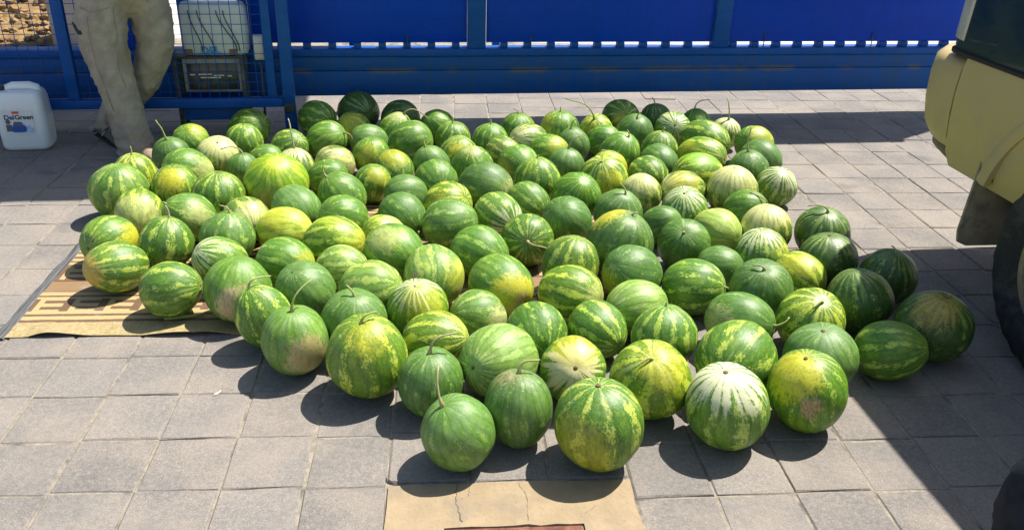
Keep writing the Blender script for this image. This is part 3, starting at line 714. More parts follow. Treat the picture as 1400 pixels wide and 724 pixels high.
 (89, 1.358, 2.613, 0.1072, 1.17, 0.788, -0.48, 0.387, 'N', 's', '', 0.0, 0.0, 1.0, 0, None, "sideways striped watermelon half lit, half in the car's shade"),
 (90, 1.08, 2.532, 0.1273, 0.95, -0.121, -0.105, 0.987, 'B', 'D', '', 0.0, 0.0, 1.0, 0, None, 'bluish watermelon with fine pale rays, behind the yellow-shouldered front melon'),
 (91, 0.966, 2.304, 0.1262, 1.1, -0.24, -0.094, 0.966, 'B', 'G', 'Y', -0.62, -0.35, 0.7, 0.45, None, 'front watermelon with a yellow shoulder and a pinkish branching scar'),
 (92, 0.686, 2.207, 0.1311, 1.05, -0.186, -0.09, 0.978, 'B', 'w', '', 0.0, 0.0, 1.0, 0, None, 'cream-topped watermelon with white streaks in the front row'),
 (93, 0.772, 2.475, 0.1364, 1.12, -0.568, -0.818, -0.093, 'S', 's', '', 0.0, 0.0, 1.0, 0, (-0.015, -0.002, -0.011), 'wide striped watermelon behind the cream-topped front one'),
 (94, 0.853, 2.764, 0.1186, 1.1, 0.844, -0.497, 0.203, 'S', 'd', 'C', -0.86, -0.4, 0.31, 0.2, (0.048, 0.008, 0.04), 'watermelon with a curled stem sticking out to its right'),
 (95, 0.485, 2.87, 0.1102, 1.12, -0.913, -0.401, 0.076, 'N', 'L2', '', 0.0, 0.0, 1.0, 0, None, 'pale bluish-green watermelon, nearest one to the right of the central yellow-lime melon'),
 (96, 0.553, 2.647, 0.1193, 1.0, 0.007, 0.166, 0.986, 'S', 's', '', 0.0, 0.0, 1.0, 0, (-0.002, -0.005, -0.01), 'dark melon with bold pale ribs and a black stem shadow'),
 (97, 0.465, 2.345, 0.1331, 1.0, -0.107, -0.439, 0.892, 'S', 'y', 'Y', 0.24, -0.59, 0.77, 0.4, (-0.033, -0.007, -0.02), 'yellow-streaked watermelon with a bent stem on top, behind the largest front one'),
 (98, 0.321, 2.7, 0.1062, 1.1, 0.603, -0.792, -0.091, 'B', 's', '', 0.0, 0.0, 1.0, 0, None, 'striped green watermelon with bare end, nearest one straight in front of the central yellow-lime melon'),
 (99, 0.215, 2.417, 0.1129, 1.08, 0.004, -0.808, 0.589, 'B', 'b', 'Y', 0.03, -0.21, 0.98, 0.5, None, 'watermelon whose pale cream burst end faces the viewer, second front row'),
 (100, 0.276, 2.09, 0.1369, 1.03, -0.088, -0.001, 0.996, 'B', 's', 'Y', -0.54, -0.82, -0.15, 0.5, None, 'largest front watermelon with a scarred crown and yellowish underside'),
 (101, 0.242, 3.176, 0.1191, 1.08, 0.145, 0.045, 0.988, 'N', 's', '', 0.0, 0.0, 1.0, 0, None, 'striped green watermelon, nearest one straight behind the central yellow-lime melon'),
 (102, 0.232, 2.942, 0.1176, 1.12, 0.877, -0.477, 0.059, 'B', 'y', 'C', 0.82, -0.57, 0.05, 0.35, None, 'yellow-lime oval watermelon with a cream right end, centre of the pile'),
 (103, -0.04, 2.985, 0.1224, 1.12, 0.72, -0.682, -0.126, 'B', 'g', 'Y', 0.42, -0.91, 0.04, 0.55, None, 'large watermelon with a yellow underside and a brown torn scar'),
 (104, -0.121, 2.774, 0.1021, 1.08, -0.78, -0.502, 0.373, 'N', 'g2', 'C', 0.87, -0.46, 0.18, 0.3, None, 'speckled mid-green watermelon with cream patch, nearest one straight in front of the brown-scarred melon'),
 (105, 0.095, 2.654, 0.1124, 1.08, 0.296, -0.947, -0.123, 'N', 's', '', 0.0, 0.0, 1.0, 0, None, 'striped green watermelon, nearest one in front and left of the central yellow-lime melon'),
 (106, -0.034, 2.433, 0.1286, 1.12, -0.586, -0.758, 0.286, 'B', 'L2', '', 0.0, 0.0, 1.0, 0, None, 'pale bluish watermelon with a dark dot and rays on its left end'),
 (107, -0.261, 2.583, 0.108, 1.12, 0.93, -0.228, 0.29, 'B', 'y', '', 0.0, 0.0, 1.0, 0, None, 'yellow-lime watermelon with white streaks at its right end, second row'),
 (108, -0.253, 2.32, 0.11, 1.05, -0.021, -0.05, 0.999, 'S', 'd', '', 0.0, 0.0, 1.0, 0, (0.085, 0.044, 0.052), 'dull green watermelon with a stem slanting right, behind the frontmost melon'),
 (109, 0.034, 2.179, 0.1088, 1.15, -0.033, 0.107, 0.994, 'S', 'd', 'P', -0.33, 0.04, 0.94, 0.12, (0.061, 0.023, 0.034), 'dark front watermelon with a pink scar beside its bent stem'),
 (110, -0.146, 2.059, 0.1098, 1.07, -0.383, -0.145, 0.913, 'S', 'D', '', 0.0, 0.0, 1.0, 0, (-0.01, 0.066, 0.087), 'frontmost dull green watermelon with a long upright stem'),
 (111, -0.746, 2.53, 0.1159, 1.1, 0.022, -0.096, 0.995, 'S', 'G2', 'C', 0.58, -0.8, -0.14, 0.4, (0.053, 0.062, 0.075), 'smooth green watermelon with a tall crooked stem and tan underside'),
 (112, -0.476, 2.422, 0.1377, 1.05, -0.066, -0.159, 0.985, 'S', 'y2', 'Y', 0.14, -0.55, 0.82, 0.25, (0.053, 0.026, 0.024), 'large round yellow-mottled watermelon with a lying stem, front left'),
 (113, -0.893, 2.688, 0.1019, 1.25, -0.348, -0.048, 0.936, 'S', 's', '', 0.0, 0.0, 1.0, 0, (0.071, 0.041, 0.03), 'leaning streaked watermelon with pale blotches at the mat corner'),
 (114, -0.791, 2.89, 0.1152, 1.08, -0.245, -0.398, 0.884, 'B', 'D', '', 0.0, 0.0, 1.0, 0, None, 'dull dark watermelon with a round blossom mark on its upper left'),
 (115, -0.568, 2.682, 0.1221, 1.0, 0.096, -0.187, 0.978, 'S', 'D', '', 0.0, 0.0, 1.0, 0, (-0.03, 0.011, 0.03), 'dull bluish watermelon with a thick short stem, behind the yellow-mottled front one'),
 (116, -0.349, 2.797, 0.1151, 1.03, -0.045, -0.283, 0.958, 'B', 'b2', 'Y', 0.3, -0.77, 0.56, 0.5, None, 'lime watermelon with a white star of streaks around a dark dot'),
 (117, -0.547, 2.928, 0.1164, 1.1, 0.875, -0.272, 0.401, 'N', 'l2', '', 0.0, 0.0, 1.0, 0, None, 'light streaky green watermelon, nearest one behind and left of the white-starred melon'),
 (118, -0.313, 3.048, 0.1231, 1.08, 0.186, -0.935, -0.302, 'N', 'l2', 'Y', 0.9, -0.42, 0.13, 0.35, None, 'light streaky green watermelon with yellow patch, nearest one straight behind the white-starred melon'),
 (119, -0.5, 3.256, 0.1218, 1.12, 0.778, -0.574, -0.254, 'N', 'g', 'C', -0.31, -0.53, 0.79, 0.3, None, 'mid-green watermelon with cream patch, nearest one behind and left of the brown-scarred melon'),
 (120, -0.577, 3.482, 0.0949, 1.15, -0.713, -0.546, 0.44, 'N', 'y', 'C', 0.67, -0.27, 0.69, 0.5, None, 'yellowish lime watermelon with cream patch, nearest one to the right of the pale oval melon'),
 (121, -0.776, 3.36, 0.1143, 1.2, 0.993, -0.088, 0.075, 'N', 'y', 'Y', 0.97, -0.24, 0.03, 0.35, None, 'wide lime oval watermelon with a glossy white highlight, left of centre'),
 (122, -0.702, 3.136, 0.0999, 1.1, 0.962, -0.156, 0.223, 'N', 'l2', '', 0.0, 0.0, 1.0, 0, None, 'light streaky green watermelon, second one in front and right of the pale oval melon'),
 (123, -0.934, 3.138, 0.1122, 1.12, 0.924, -0.382, -0.003, 'N', 'g', 'Y', 0.93, -0.36, 0.1, 0.4, None, 'mid-green watermelon with yellow patch, nearest one straight in front of the pale oval melon'),
 (124, -1.017, 3.467, 0.1098, 1.15, 0.979, -0.137, 0.149, 'N', 'L3', 'Y', -0.32, -0.54, 0.78, 0.35, None, 'pale lime oval watermelon with fine lengthwise stripes, left of centre'),
 (125, -1.243, 3.367, 0.1187, 0.98, 0.178, 0.11, 0.978, 'S', 'd2', '', 0.0, 0.0, 1.0, 0, (-0.042, -0.001, 0.032), 'striped dark watermelon with stem, nearest one in front and left of the pale oval melon'),
 (126, -1.227, 3.595, 0.1067, 1.1, 0.557, -0.828, -0.062, 'B', 'l', 'C', 0.65, -0.69, 0.32, 0.6, None, 'pale lime-green watermelon with cream patch, nearest one behind and left of the pale oval melon'),
 (127, -1.02, 3.701, 0.1145, 1.1, 0.716, -0.522, -0.463, 'B', 'D', '', 0.0, 0.0, 1.0, 0, None, 'dull bluish-green watermelon with bare end, nearest one straight behind the pale oval melon'),
 (128, -0.784, 3.617, 0.1108, 1.1, -0.569, -0.598, 0.564, 'N', 'g', '', 0.0, 0.0, 1.0, 0, None, 'mid-green watermelon, nearest one behind and right of the pale oval melon'),
 (129, -1.734, 3.313, 0.1114, 1.1, -0.346, -0.934, 0.087, 'B', 's', 'Y', 0.99, -0.09, 0.08, 0.35, None, "striped watermelon with a yellow right end at the mat's left border"),
 (130, -1.483, 3.301, 0.1151, 1.0, 0.174, 0.186, 0.967, 'S', 's', '', 0.0, 0.0, 1.0, 0, (-0.017, 0.014, 0.045), 'upright vertically striped watermelon with a short pale stem on the mat'),
 (131, -1.602, 3.077, 0.1058, 1.17, -0.692, -0.691, 0.208, 'B', 's', 'O', -0.65, -0.75, 0.13, 0.4, None, 'oval watermelon with a yellowish end, leftmost on the straw mat'),
 (132, -1.313, 2.893, 0.1094, 1.1, 0.982, 0.043, 0.182, 'B', 's', '', 0.0, 0.0, 1.0, 0, None, 'watermelon lying sideways at the front edge of the straw mat'),
 (133, -1.2, 3.14, 0.1039, 1.15, -0.625, -0.445, 0.642, 'B', 'w', '', 0.0, 0.0, 1.0, 0, None, 'cream-striped oval watermelon on the mat behind the smooth large one'),
 (134, -1.049, 2.886, 0.1276, 1.0, 0.105, 0.056, 0.993, 'N', 'G2', 'C', 0.32, -0.94, -0.11, 0.4, None, 'large smooth watermelon with a pinkish tan ground spot, on the straw mat'),
 (135, -0.728, 4.113, 0.0974, 1.05, 0.233, -0.004, 0.973, 'N', 's', 'Y', 0.42, -0.61, 0.67, 0.35, None, 'striped green watermelon with yellow patch, second one to the right of the biggest lime melon'),
 (136, -0.406, 4.145, 0.1134, 1.05, 0.343, -0.939, -0.009, 'S', 'g', '', 0.0, 0.0, 1.0, 0, (-0.013, 0.012, 0.036), 'mid-green watermelon with stem, second one straight in front of the orange-spotted back melon'),
 (137, -0.539, 3.968, 0.1021, 1.12, -0.788, -0.484, 0.38, 'N', 'D', '', 0.0, 0.0, 1.0, 0, None, 'dull bluish-green watermelon, nearest one behind and left of the cream-ribbed melon'),
 (138, -0.319, 3.811, 0.1169, 1.05, 0.738, -0.425, 0.523, 'N', 'y', 'Y', -0.32, -0.95, 0.05, 0.5, None, 'yellowish lime watermelon with yellow patch, nearest one to the left of the cream-ribbed melon'),
 (139, -0.521, 3.683, 0.1084, 1.12, 0.683, -0.637, -0.358, 'S', 'd', '', 0.0, 0.0, 1.0, 0, (-0.023, -0.022, -0.044), 'dark green watermelon with stem, second one to the left of the cream-ribbed melon'),
 (140, -0.289, 3.566, 0.1233, 1.05, 0.92, -0.201, 0.337, 'N', 'D2', '', 0.0, 0.0, 1.0, 0, None, 'dull bluish striped watermelon, nearest one in front and left of the cream-ribbed melon'),
 (141, -0.145, 4.045, 0.1294, 1.1, 0.872, -0.49, 0.003, 'N', 'd', 'C', 0.92, -0.39, -0.03, 0.3, None, 'dark green watermelon with cream patch, nearest one straight behind the cream-ribbed melon'),
 (142, 0.116, 4.162, 0.1252, 1.0, -0.037, 0.043, 0.998, 'S', 's', '', 0.0, 0.0, 1.0, 0, (0.011, 0.004, 0.011), 'striped green watermelon with stem, nearest one in front and right of the orange-spotted back melon'),
 (143, 0.31, 3.959, 0.1234, 1.03, 0.227, -0.483, 0.846, 'N', 'G', '', 0.0, 0.0, 1.0, 0, None, 'bright green watermelon, second one behind and right of the cream-ribbed melon'),
 (144, 0.07, 3.891, 0.1063, 1.1, 0.707, -0.663, -0.246, 'B', 'g', '', 0.0, 0.0, 1.0, 0, None, 'mid-green watermelon with bare end, nearest one behind and right of the cream-ribbed melon'),
 (145, -0.073, 3.715, 0.111, 1.12, 0.626, -0.753, -0.203, 'B', 'w', '', 0.0, 0.0, 1.0, 0, None, 'cream and lime watermelon with dark ribs meeting at its right end'),
 (146, 0.248, 3.636, 0.118, 1.1, -0.268, -0.565, 0.781, 'N', 'd', '', 0.0, 0.0, 1.0, 0, None, 'dark green watermelon, nearest one to the right of the cream-ribbed melon'),
 (147, 0.065, 3.441, 0.1183, 1.02, -0.015, -0.94, 0.342, 'S', 's', '', 0.0, 0.0, 1.0, 0, (0.092, -0.015, -0.029), 'speckled watermelon whose long pale stem points at the viewer, mid pile'),
 (148, -0.139, 3.292, 0.1175, 1.12, 0.828, -0.559, -0.037, 'B', 'g', '', 0.0, 0.0, 1.0, 0, None, 'mid-green watermelon with bare end, nearest one straight behind the brown-scarred melon'),
]

# ---------------------------------------------------------------- straw mat
def mat_straw():
    t = NT('woven_straw'); P = t.obj(); x, y, z = t.xyz(P)
    yy = t.m('ADD', y, t.m('MULTIPLY', t.m('SUBTRACT', t.noise(P, 60, 2, .6), .5), .006))
    q = t.m('DIVIDE', t.m('MODULO', t.m('SUBTRACT', yy, 0.105), 0.56), 0.56)
    nd = t.n('ShaderNodeValToRGB'); t.put(nd.inputs[0], q)
    cr = nd.color_ramp; cr.interpolation = 'CONSTANT'
    cream = (0.44, 0.325, 0.15, 1); br = (0.13, 0.072, 0.042, 1); tan = (0.27, 0.17, 0.085, 1)
    stops = [(0, br), (.035, cream), (.085, br), (.115, cream), (.155, (1, 0, 1, 1)), (.335, cream), (.365, br), (.39, cream), (.43, tan), (.455, br), (.465, tan), (.49, br), (.50, tan), (.525, br), (.535, tan), (.56, br), (.57, tan), (.60, br), (.64, (0, 1, 1, 1)), (.86, br), (.89, cream), (.93, br), (.955, cream)]
    while len(cr.elements) < len(stops): cr.elements.new(0.5)
    for e, (p, c) in zip(cr.elements, stops): e.position = p; e.color = c
    base = nd.outputs[0]
    fx = t.m('FRACT', t.m('DIVIDE', x, 0.135)); fx2 = t.m('FRACT', t.m('DIVIDE', x, 0.0675))
    row = t.m('FRACT', t.m('MULTIPLY', q, 11.0))
    mA = t.m('GREATER_THAN', fx, 0.42)
    mB = t.m('GREATER_THAN', fx2, 0.5)
    mot = t.m('MAXIMUM', t.m('MULTIPLY', mA, t.m('GREATER_THAN', row, 0.45)), t.m('MULTIPLY', t.m('SUBTRACT', 1.0, mA), mB))
    motif = t.mix(mot, br, cream)
    s = t.n('ShaderNodeSeparateColor'); t.put(s.inputs[0], base)
    isA = t.m('MULTIPLY', t.m('GREATER_THAN', s.outputs[2], 0.9), 1.0)
    col = t.mix(isA, base, motif)
    # plain weave at the front hem
    hem = t.m('LESS_THAN', yy, 0.105)
    wv = t.noise(t.vm('MULTIPLY', P, (220, 25, 1)), 1, 2, .6); wv2 = t.noise(t.vm('MULTIPLY', P, (25, 260, 1)), 1, 2, .6)
    hemc = t.mix(t.step(wv, .4, .62), (0.36, 0.27, 0.10), (0.43, 0.36, 0.22))
    hemc = t.mix(t.step(wv2, .50, .62, 0, .8), hemc, (0.22, 0.155, 0.06))
    col = t.mix(hem, col, hemc)
    strands = t.m('FRACT', t.m('MULTIPLY', y, 210.0))
    col = t.mix(t.step(strands, .5, .9, 0, .35), col, tuple(v * .55 for v in (0.42, 0.30, 0.15)))
    col = t.mix(t.step(t.noise(P, 8, 4, .6), .5, .75, 0, .4), col, (0.36, 0.31, 0.24))
    t.set('Base Color', col); t.set('Roughness', 0.6); t.set('Specular IOR Level', 0.3)
    t.bump(t.m('ADD', t.m('ABSOLUTE', t.m('SUBTRACT', strands, .5)), t.m('MULTIPLY', wv, .6)), 0.5, 0.002)
    return t.mat
MAT_M = Matrix.Translation((-1.888, 2.684, 0)) @ Matrix.Rotation(R(5.1), 4, 'Z')
MAT_W, MAT_D = 2.42, 1.55
def mat_shape(x, y):
    z = 0.0042
    edge = max(0.0, 1 - y / 0.10)
    z += edge * max(0, mnoise.noise((x * 5.5, 0.3, 1.7))) * 0.030
    z += max(0.0, 1 - abs(y - 0.1) / 0.05) * max(0, mnoise.noise((x * 9, 4.3, 2.7))) * 0.006
    return z
def mat_xy(x, y):
    return x + 0.008 * mnoise.noise((y * 6, 7.7, 0)) * max(0, 1 - x * 3), y + 0.010 * mnoise.noise((x * 4, 2.2, 0)) * max(0, 1 - y * 5)
bm = bmesh.new()
nx, ny = 96, 44
top = {}; bot = {}
for i in range(nx + 1):
    for j in range(ny + 1):
        x = MAT_W * i / nx; y = MAT_D * (j / ny) ** 1.3
        X, Y = mat_xy(x, y); z = mat_shape(x, y)
        top[i, j] = bm.verts.new((X, Y, z)); bot[i, j] = bm.verts.new((X, Y, z - 0.0026))
for i in range(nx):
    for j in range(ny):
        bm.faces.new((top[i, j], top[i + 1, j], top[i + 1, j + 1], top[i, j + 1]))
        bm.faces.new((bot[i, j], bot[i, j + 1], bot[i + 1, j + 1], bot[i + 1, j]))
for i in range(nx):
    for j in (0, ny): bm.faces.new((top[i, j], top[i + 1, j], bot[i + 1, j], bot[i, j]))
for j in range(ny):
    for i in (0, nx): bm.faces.new((top[i, j], top[i, j + 1], bot[i, j + 1], bot[i, j]))
straw = empty('straw_mat')
straw.matrix_world = MAT_M
tag(straw, 'yellow and brown patterned straw mat spread under the melons', 'mat')
link('weave', bm_mesh(bm, 'weave', True, 40), mat_straw(), straw)
M_HEM = NT('dark_hem_cloth')
hp = M_HEM.obj(); hs = M_HEM.noise(M_HEM.vm('MULTIPLY', hp, (160, 6, 1)), 1, 3, .6)
M_HEM.set('Base Color', M_HEM.mix(M_HEM.step(hs, .35, .65), (0.035, 0.035, 0.037), (0.13, 0.13, 0.132))); M_HEM.set('Roughness', .8)
M_HEM.bump(hs, .5, .002); M_HEM = M_HEM.mat
for side in (0, 1):
    bm = bmesh.new(); rings = []
    for j in range(61):
        y = -0.012 + (MAT_D + .02) * j / 60
        wob = 0.010 * mnoise.noise((y * 5, 3.1 + side * 9, 0)) + 0.004 * mnoise.noise((y * 19, 1.1, 0))
        xc = (MAT_W if side else 0.0) + wob; w = 0.024 + 0.004 * mnoise.noise((y * 8, 0, 5)); zz = 0.0085 + 0.0035 * abs(mnoise.noise((y * 7, 1, 2)))
        rings.append([Vector((xc - w, y, 0.0012)), Vector((xc - w * .6, y, zz)), Vector((xc, y, zz + .001)), Vector((xc + w * .6, y, zz)), Vector((xc + w * .9, y, 0.0012))])
    add_loft(bm, rings)
    link('border', bm_mesh(bm, 'border', True, 60), M_HEM, straw)

# ---------------------------------------------------------------- watermelons
def mat_rind():
    t = NT('melon_rind'); P = t.obj()
    x, y, z = t.xyz(P)
    seed = t.attr('seed'); N = t.attr('stripes'); cut = t.attr('stripe_cut'); amt = t.attr('stripe_amount')
    dark = t.attr('rind_dark', 'Color'); light = t.attr('rind_light', 'Color')
    theta = t.m('ARCTAN2', y, x)
    w1 = t.m('SUBTRACT', t.noise(P, 1.3, 2, .5, w=seed), .5)
    Ps = t.vm('MULTIPLY', P, (1, 1, .38))
    w2 = t.m('SUBTRACT', t.noise(Ps, 8.5, 5, .74, w=t.m('ADD', seed, 3.3), dist=.7), .5)
    w3 = t.m('SUBTRACT', t.noise(Ps, 28, 4, .72, w=t.m('ADD', seed, 7.7)), .5)
    w5 = t.m('SUBTRACT', t.noise(t.vm('MULTIPLY', P, (.7, .7, 1.6)), 2.6, 2, .5, w=t.m('ADD', seed, 11)), .5)
    ph = t.m('ADD', t.m('MULTIPLY', theta, N), t.m('MULTIPLY', w1, 6.0))
    c = t.m('MULTIPLY_ADD', t.m('COSINE', ph), .5, .5)
    band = t.m('ADD', t.m('ADD', t.m('MULTIPLY', c, .85), t.m('MULTIPLY', w2, 2.3)), t.m('ADD', t.m('MULTIPLY', w3, 1.9), t.m('MULTIPLY', w5, 1.6)))
    stripe = t.m('MULTIPLY', t.step(t.m('SUBTRACT', band, cut), -.02, .13), amt)
    # mottled dark field
    v1 = t.noise(Ps, 19, 5, .74, w=t.m('ADD', seed, 5.1), dist=.8)
    mid = t.mix(.48, dark, light)
    col = t.mix(t.step(v1, .44, .66, 0, .55), dark, mid)
    # broad paler areas
    big = t.step(t.m('ADD', w1, t.m('MULTIPLY', w2, .35)), 0.02, .22, 0, t.attr('wash'))
    col = t.mix(big, col, light)
    # deep green edges beside the stripes
    edge = t.m('MULTIPLY', t.step(c, .15, .42), t.step(c, .8, .5))
    col = t.mix(t.m('MULTIPLY', edge, .3), col, tuple(v for v in (0.012, 0.050, 0.010)))
    col = t.mix(stripe, col, t.mix(t.step(w3, -.12, .15), t.mix(.35, light, dark), t.mix(.22, light, (0.72, 0.70, 0.34))))
    # pale rays at the end
    ps = t.attr('ray_start'); pa = t.attr('ray_amount')
    rad = t.vm('NORMALIZE', t.vm('MULTIPLY', P, (1, 1, 0)))
    an = t.m('SUBTRACT', t.noise(rad, 2.2, 1, .5, w=t.m('ADD', seed, 41)), .5)
    an2 = t.m('SUBTRACT', t.noise(rad, 6.5, 1, .5, w=t.m('ADD', seed, 47)), .5)
    tz = t.step(t.m('ADD', z, t.m('ADD', t.m('MULTIPLY', w2, .45), t.m('ADD', t.m('MULTIPLY', an, 1.1), t.m('MULTIPLY', an2, .8)))), ps, t.m('MULTIPLY_ADD', ps, .3, .7))
    ph2 = t.m('ADD', t.m('ADD', t.m('MULTIPLY', theta, t.m('MULTIPLY', N, 2.0)), t.m('MULTIPLY', w1, 9)), t.m('MULTIPLY', w2, 3))
    c2 = t.m('MULTIPLY_ADD', t.m('COSINE', ph2), .5, .5)
    ray = t.step(t.m('ADD', t.m('ADD', t.m('ADD', t.m('MULTIPLY_ADD', c2, .62, .17), t.m('MULTIPLY', an2, 2.3)), t.m('MULTIPLY', w3, 1.3)), t.m('ADD', t.m('MULTIPLY', w5, 1.0), t.m('MULTIPLY', tz, t.attr('ray_fill')))), .66, 1.02)
    col = t.mix(t.m('MULTIPLY', t.m('MULTIPLY', ray, tz), pa), col, t.attr('ray_color', 'Color'))
    # ground spot
    dt = t.vm('DOT_PRODUCT', P, t.attr('patch_dir', 'Vector'))
    e0 = t.attr('patch_edge')
    pm = t.step(t.m('ADD', dt, t.m('ADD', t.m('MULTIPLY', w2, .75), t.m('MULTIPLY', w3, .45))), e0, t.m('ADD', e0, .22), 0, t.attr('patch_amount'))
    pcol = t.attr('patch_color', 'Color')
    pcol = t.mix(t.step(w3, -.05, .2, 0, .35), pcol, light)
    pm = t.m('MULTIPLY', pm, t.step(t.m('ADD', v1, t.m('MULTIPLY', w2, .5)), .28, .56, .30, 1.0))
    col = t.mix(pm, col, pcol)
    # brown freckles and scratches
    fr = t.noise(P, 9, 5, .8, w=t.m('ADD', seed, 21))
    col = t.mix(t.step(fr, .70, .76, 0, .55), col, (0.26, 0.19, 0.10))
    # dry torn scar on a few
    sd = t.vm('DOT_PRODUCT', P, t.attr('scar_dir', 'Vector'))
    se = t.attr('scar_edge')
    sm = t.step(t.m('ADD', sd, t.m('ADD', t.m('MULTIPLY', w3, .22), t.m('MULTIPLY', w2, .26))), se, t.m('ADD', se, .02))
    col = t.mix(t.m('MULTIPLY', sm, .75), col, t.mix(t.step(w3, -.12, .12), (0.26, 0.11, 0.045), (0.46, 0.33, 0.18)))
    # waxy bloom
    bl = t.noise(P, 4, 3, .6, w=t.m('ADD', seed, 31))
    col = t.mix(t.m('MULTIPLY', t.step(bl, .35, .7), t.attr('bloom')), col, (0.42, 0.50, 0.42))
    t.set('Base Color', col)
    t.set('Roughness', t.m('MULTIPLY_ADD', t.noise(P, 18, 3, .6, w=seed), .18, t.m('MULTIPLY_ADD', t.attr('bloom'), .5, .36)))
    t.set('Specular IOR Level', .5)
    t.bump(t.m('ADD', t.m('MULTIPLY', w2, .7), t.m('MULTIPLY', w3, .25)), .12, .02)
    return t.mat
M_RIND = mat_rind()
def rind_mesh(seed):
    rr = random.Random(seed); off = Vector((rr.uniform(0, 40), rr.uniform(0, 40), rr.uniform(0, 40)))
    bm = bmesh.new()
    bmesh.ops.create_uvsphere(bm, u_segments=48, v_segments=30, radius=1)
    lob = rr.choice((9, 10, 11)); p0 = rr.uniform(0, 6.28)
    asym = rr.uniform(-.05, .05)
    for v in bm.verts:
        p = v.co.normalized(); th = math.atan2(p.y, p.x)
        r = 1 + 0.05 * mnoise.noise(p * 1.0 + off) + 0.012 * mnoise.noise(p * 3 + off) + 0.0045 * math.cos(lob * th + p0) * (1 - p.z ** 2) ** .5
        r += asym * p.z * (1 - p.z * p.z) * .8
        r -= 0.035 * math.exp(-((1 - abs(p.z)) / .012))      # dimple at both ends
        v.co = p * r
    return bm_mesh(bm, 'rind', True)
RIND = [rind_mesh(i) for i in range(9)]
for me in RIND: me.materials.append(M_RIND)
# style: dark, light, stripe_cut, stripe_amount, wash, ray_start, ray_amount, ray_color, bloom
DK, MD = (0.028, 0.094, 0.018), (0.044, 0.135, 0.022)
STYLES = {
 'd': ((0.056, 0.146, 0.01), (0.263, 0.456, 0.055), 0.97, 0.65, 0.24, 0.84, 0.17, (0.34, 0.44, 0.14), 0.08),
 'd2': ((0.063, 0.161, 0.013), (0.418, 0.579, 0.069), 0.93, 0.82, 0.22, 0.84, 0.21, (0.34, 0.44, 0.14), 0.072),
 'D': ((0.08, 0.182, 0.019), (0.31, 0.502, 0.09), 1.01, 0.59, 0.25, 0.86, 0.17, (0.36, 0.46, 0.2), 0.096),
 'D2': ((0.08, 0.177, 0.019), (0.434, 0.594, 0.09), 0.87, 0.82, 0.25, 0.86, 0.17, (0.36, 0.46, 0.2), 0.08),
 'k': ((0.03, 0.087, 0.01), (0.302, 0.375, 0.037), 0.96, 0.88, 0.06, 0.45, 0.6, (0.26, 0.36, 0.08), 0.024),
 'g': ((0.072, 0.189, 0.008), (0.387, 0.563, 0.049), 0.83, 0.74, 0.33, 0.82, 0.24, (0.4, 0.48, 0.15), 0.064),
 'g2': ((0.085, 0.196, 0.013), (0.464, 0.609, 0.08), 0.72, 0.65, 0.4, 0.86, 0.14, (0.4, 0.48, 0.15), 0.096),
 's': ((0.055, 0.163, 0.008), (0.511, 0.638, 0.049), 0.77, 0.82, 0.22, 0.76, 0.35, (0.44, 0.5, 0.15), 0.048),
 'y': ((0.091, 0.199, 0.007), (0.649, 0.714, 0.04), 0.59, 0.82, 0.39, 0.74, 0.42, (0.58, 0.58, 0.24), 0.024),
 'y2': ((0.081, 0.183, 0.008), (0.621, 0.655, 0.035), 0.74, 0.82, 0.24, 0.82, 0.28, (0.48, 0.46, 0.18), 0.04),
 'Y': ((0.179, 0.336, 0.007), (0.557, 0.67, 0.03), 0.73, 0.45, 0.7, 0.86, 0.21, (0.5, 0.54, 0.14), 0.016),
 'G': ((0.079, 0.207, 0.005), (0.402, 0.609, 0.03), 0.91, 0.7, 0.24, 0.69, 0.39, (0.5, 0.54, 0.18), 0.04),
 'G2': ((0.083, 0.196, 0.008), (0.371, 0.563, 0.06), 0.98, 0.54, 0.24, 0.86, 0.17, (0.42, 0.48, 0.17), 0.088),
 'l': ((0.071, 0.165, 0.015), (0.717, 0.718, 0.09), 0.61, 0.7, 0.34, 0.3, 0.92, (0.62, 0.61, 0.29), 0.048),
 'l2': ((0.133, 0.26, 0.03), (0.621, 0.714, 0.11), 0.57, 0.61, 0.64, 0.74, 0.35, (0.58, 0.58, 0.28), 0.08),
 'L': ((0.267, 0.387, 0.043), (0.649, 0.761, 0.139), 0.67, 0.49, 0.7, 0.84, 0.28, (0.58, 0.58, 0.28), 0.112),
 'L2': ((0.187, 0.326, 0.034), (0.495, 0.655, 0.15), 0.69, 0.49, 0.57, 0.8, 0.42, (0.52, 0.54, 0.22), 0.104),
 'L3': ((0.298, 0.387, 0.023), (0.774, 0.791, 0.08), 0.47, 0.7, 0.7, 0.74, 0.35, (0.6, 0.6, 0.2), 0.032),
 'w': ((0.076, 0.191, 0.008), (0.483, 0.596, 0.084), 0.75, 0.82, 0.17, 0.34, 0.8, (0.66, 0.66, 0.4), 0.04),
 'b': ((0.071, 0.196, 0.008), (0.557, 0.685, 0.04), 0.82, 0.74, 0.21, 0.42, 1.0, (0.68, 0.6, 0.33), 0.032),
 'b2': ((0.079, 0.189, 0.006), (0.589, 0.67, 0.04), 0.77, 0.74, 0.28, 0.45, 0.95, (0.62, 0.62, 0.36), 0.032),
}
PCOL = {'Y': (0.54, 0.48, 0.02), 'C': (0.56, 0.54, 0.20), 'O': (0.52, 0.33, 0.06), 'G': (0.15, 0.40, 0.01), 'P': (0.45, 0.26, 0.18)}
CPATCH = {111: (0.46, 0.33, 0.14), 134: (0.58, 0.40, 0.22), 17: (0.42, 0.34, 0.12), 104: (0.62, 0.56, 0.25)}
PAMT = {6: 1.0, 32: 1.0, 74: .95, 129: .95, 100: .40, 112: .55, 97: .55, 116: .45, 91: .9, 111: .9, 134: .95, 131: .9, 103: .95, 99: .6, 64: .8, 88: .6}
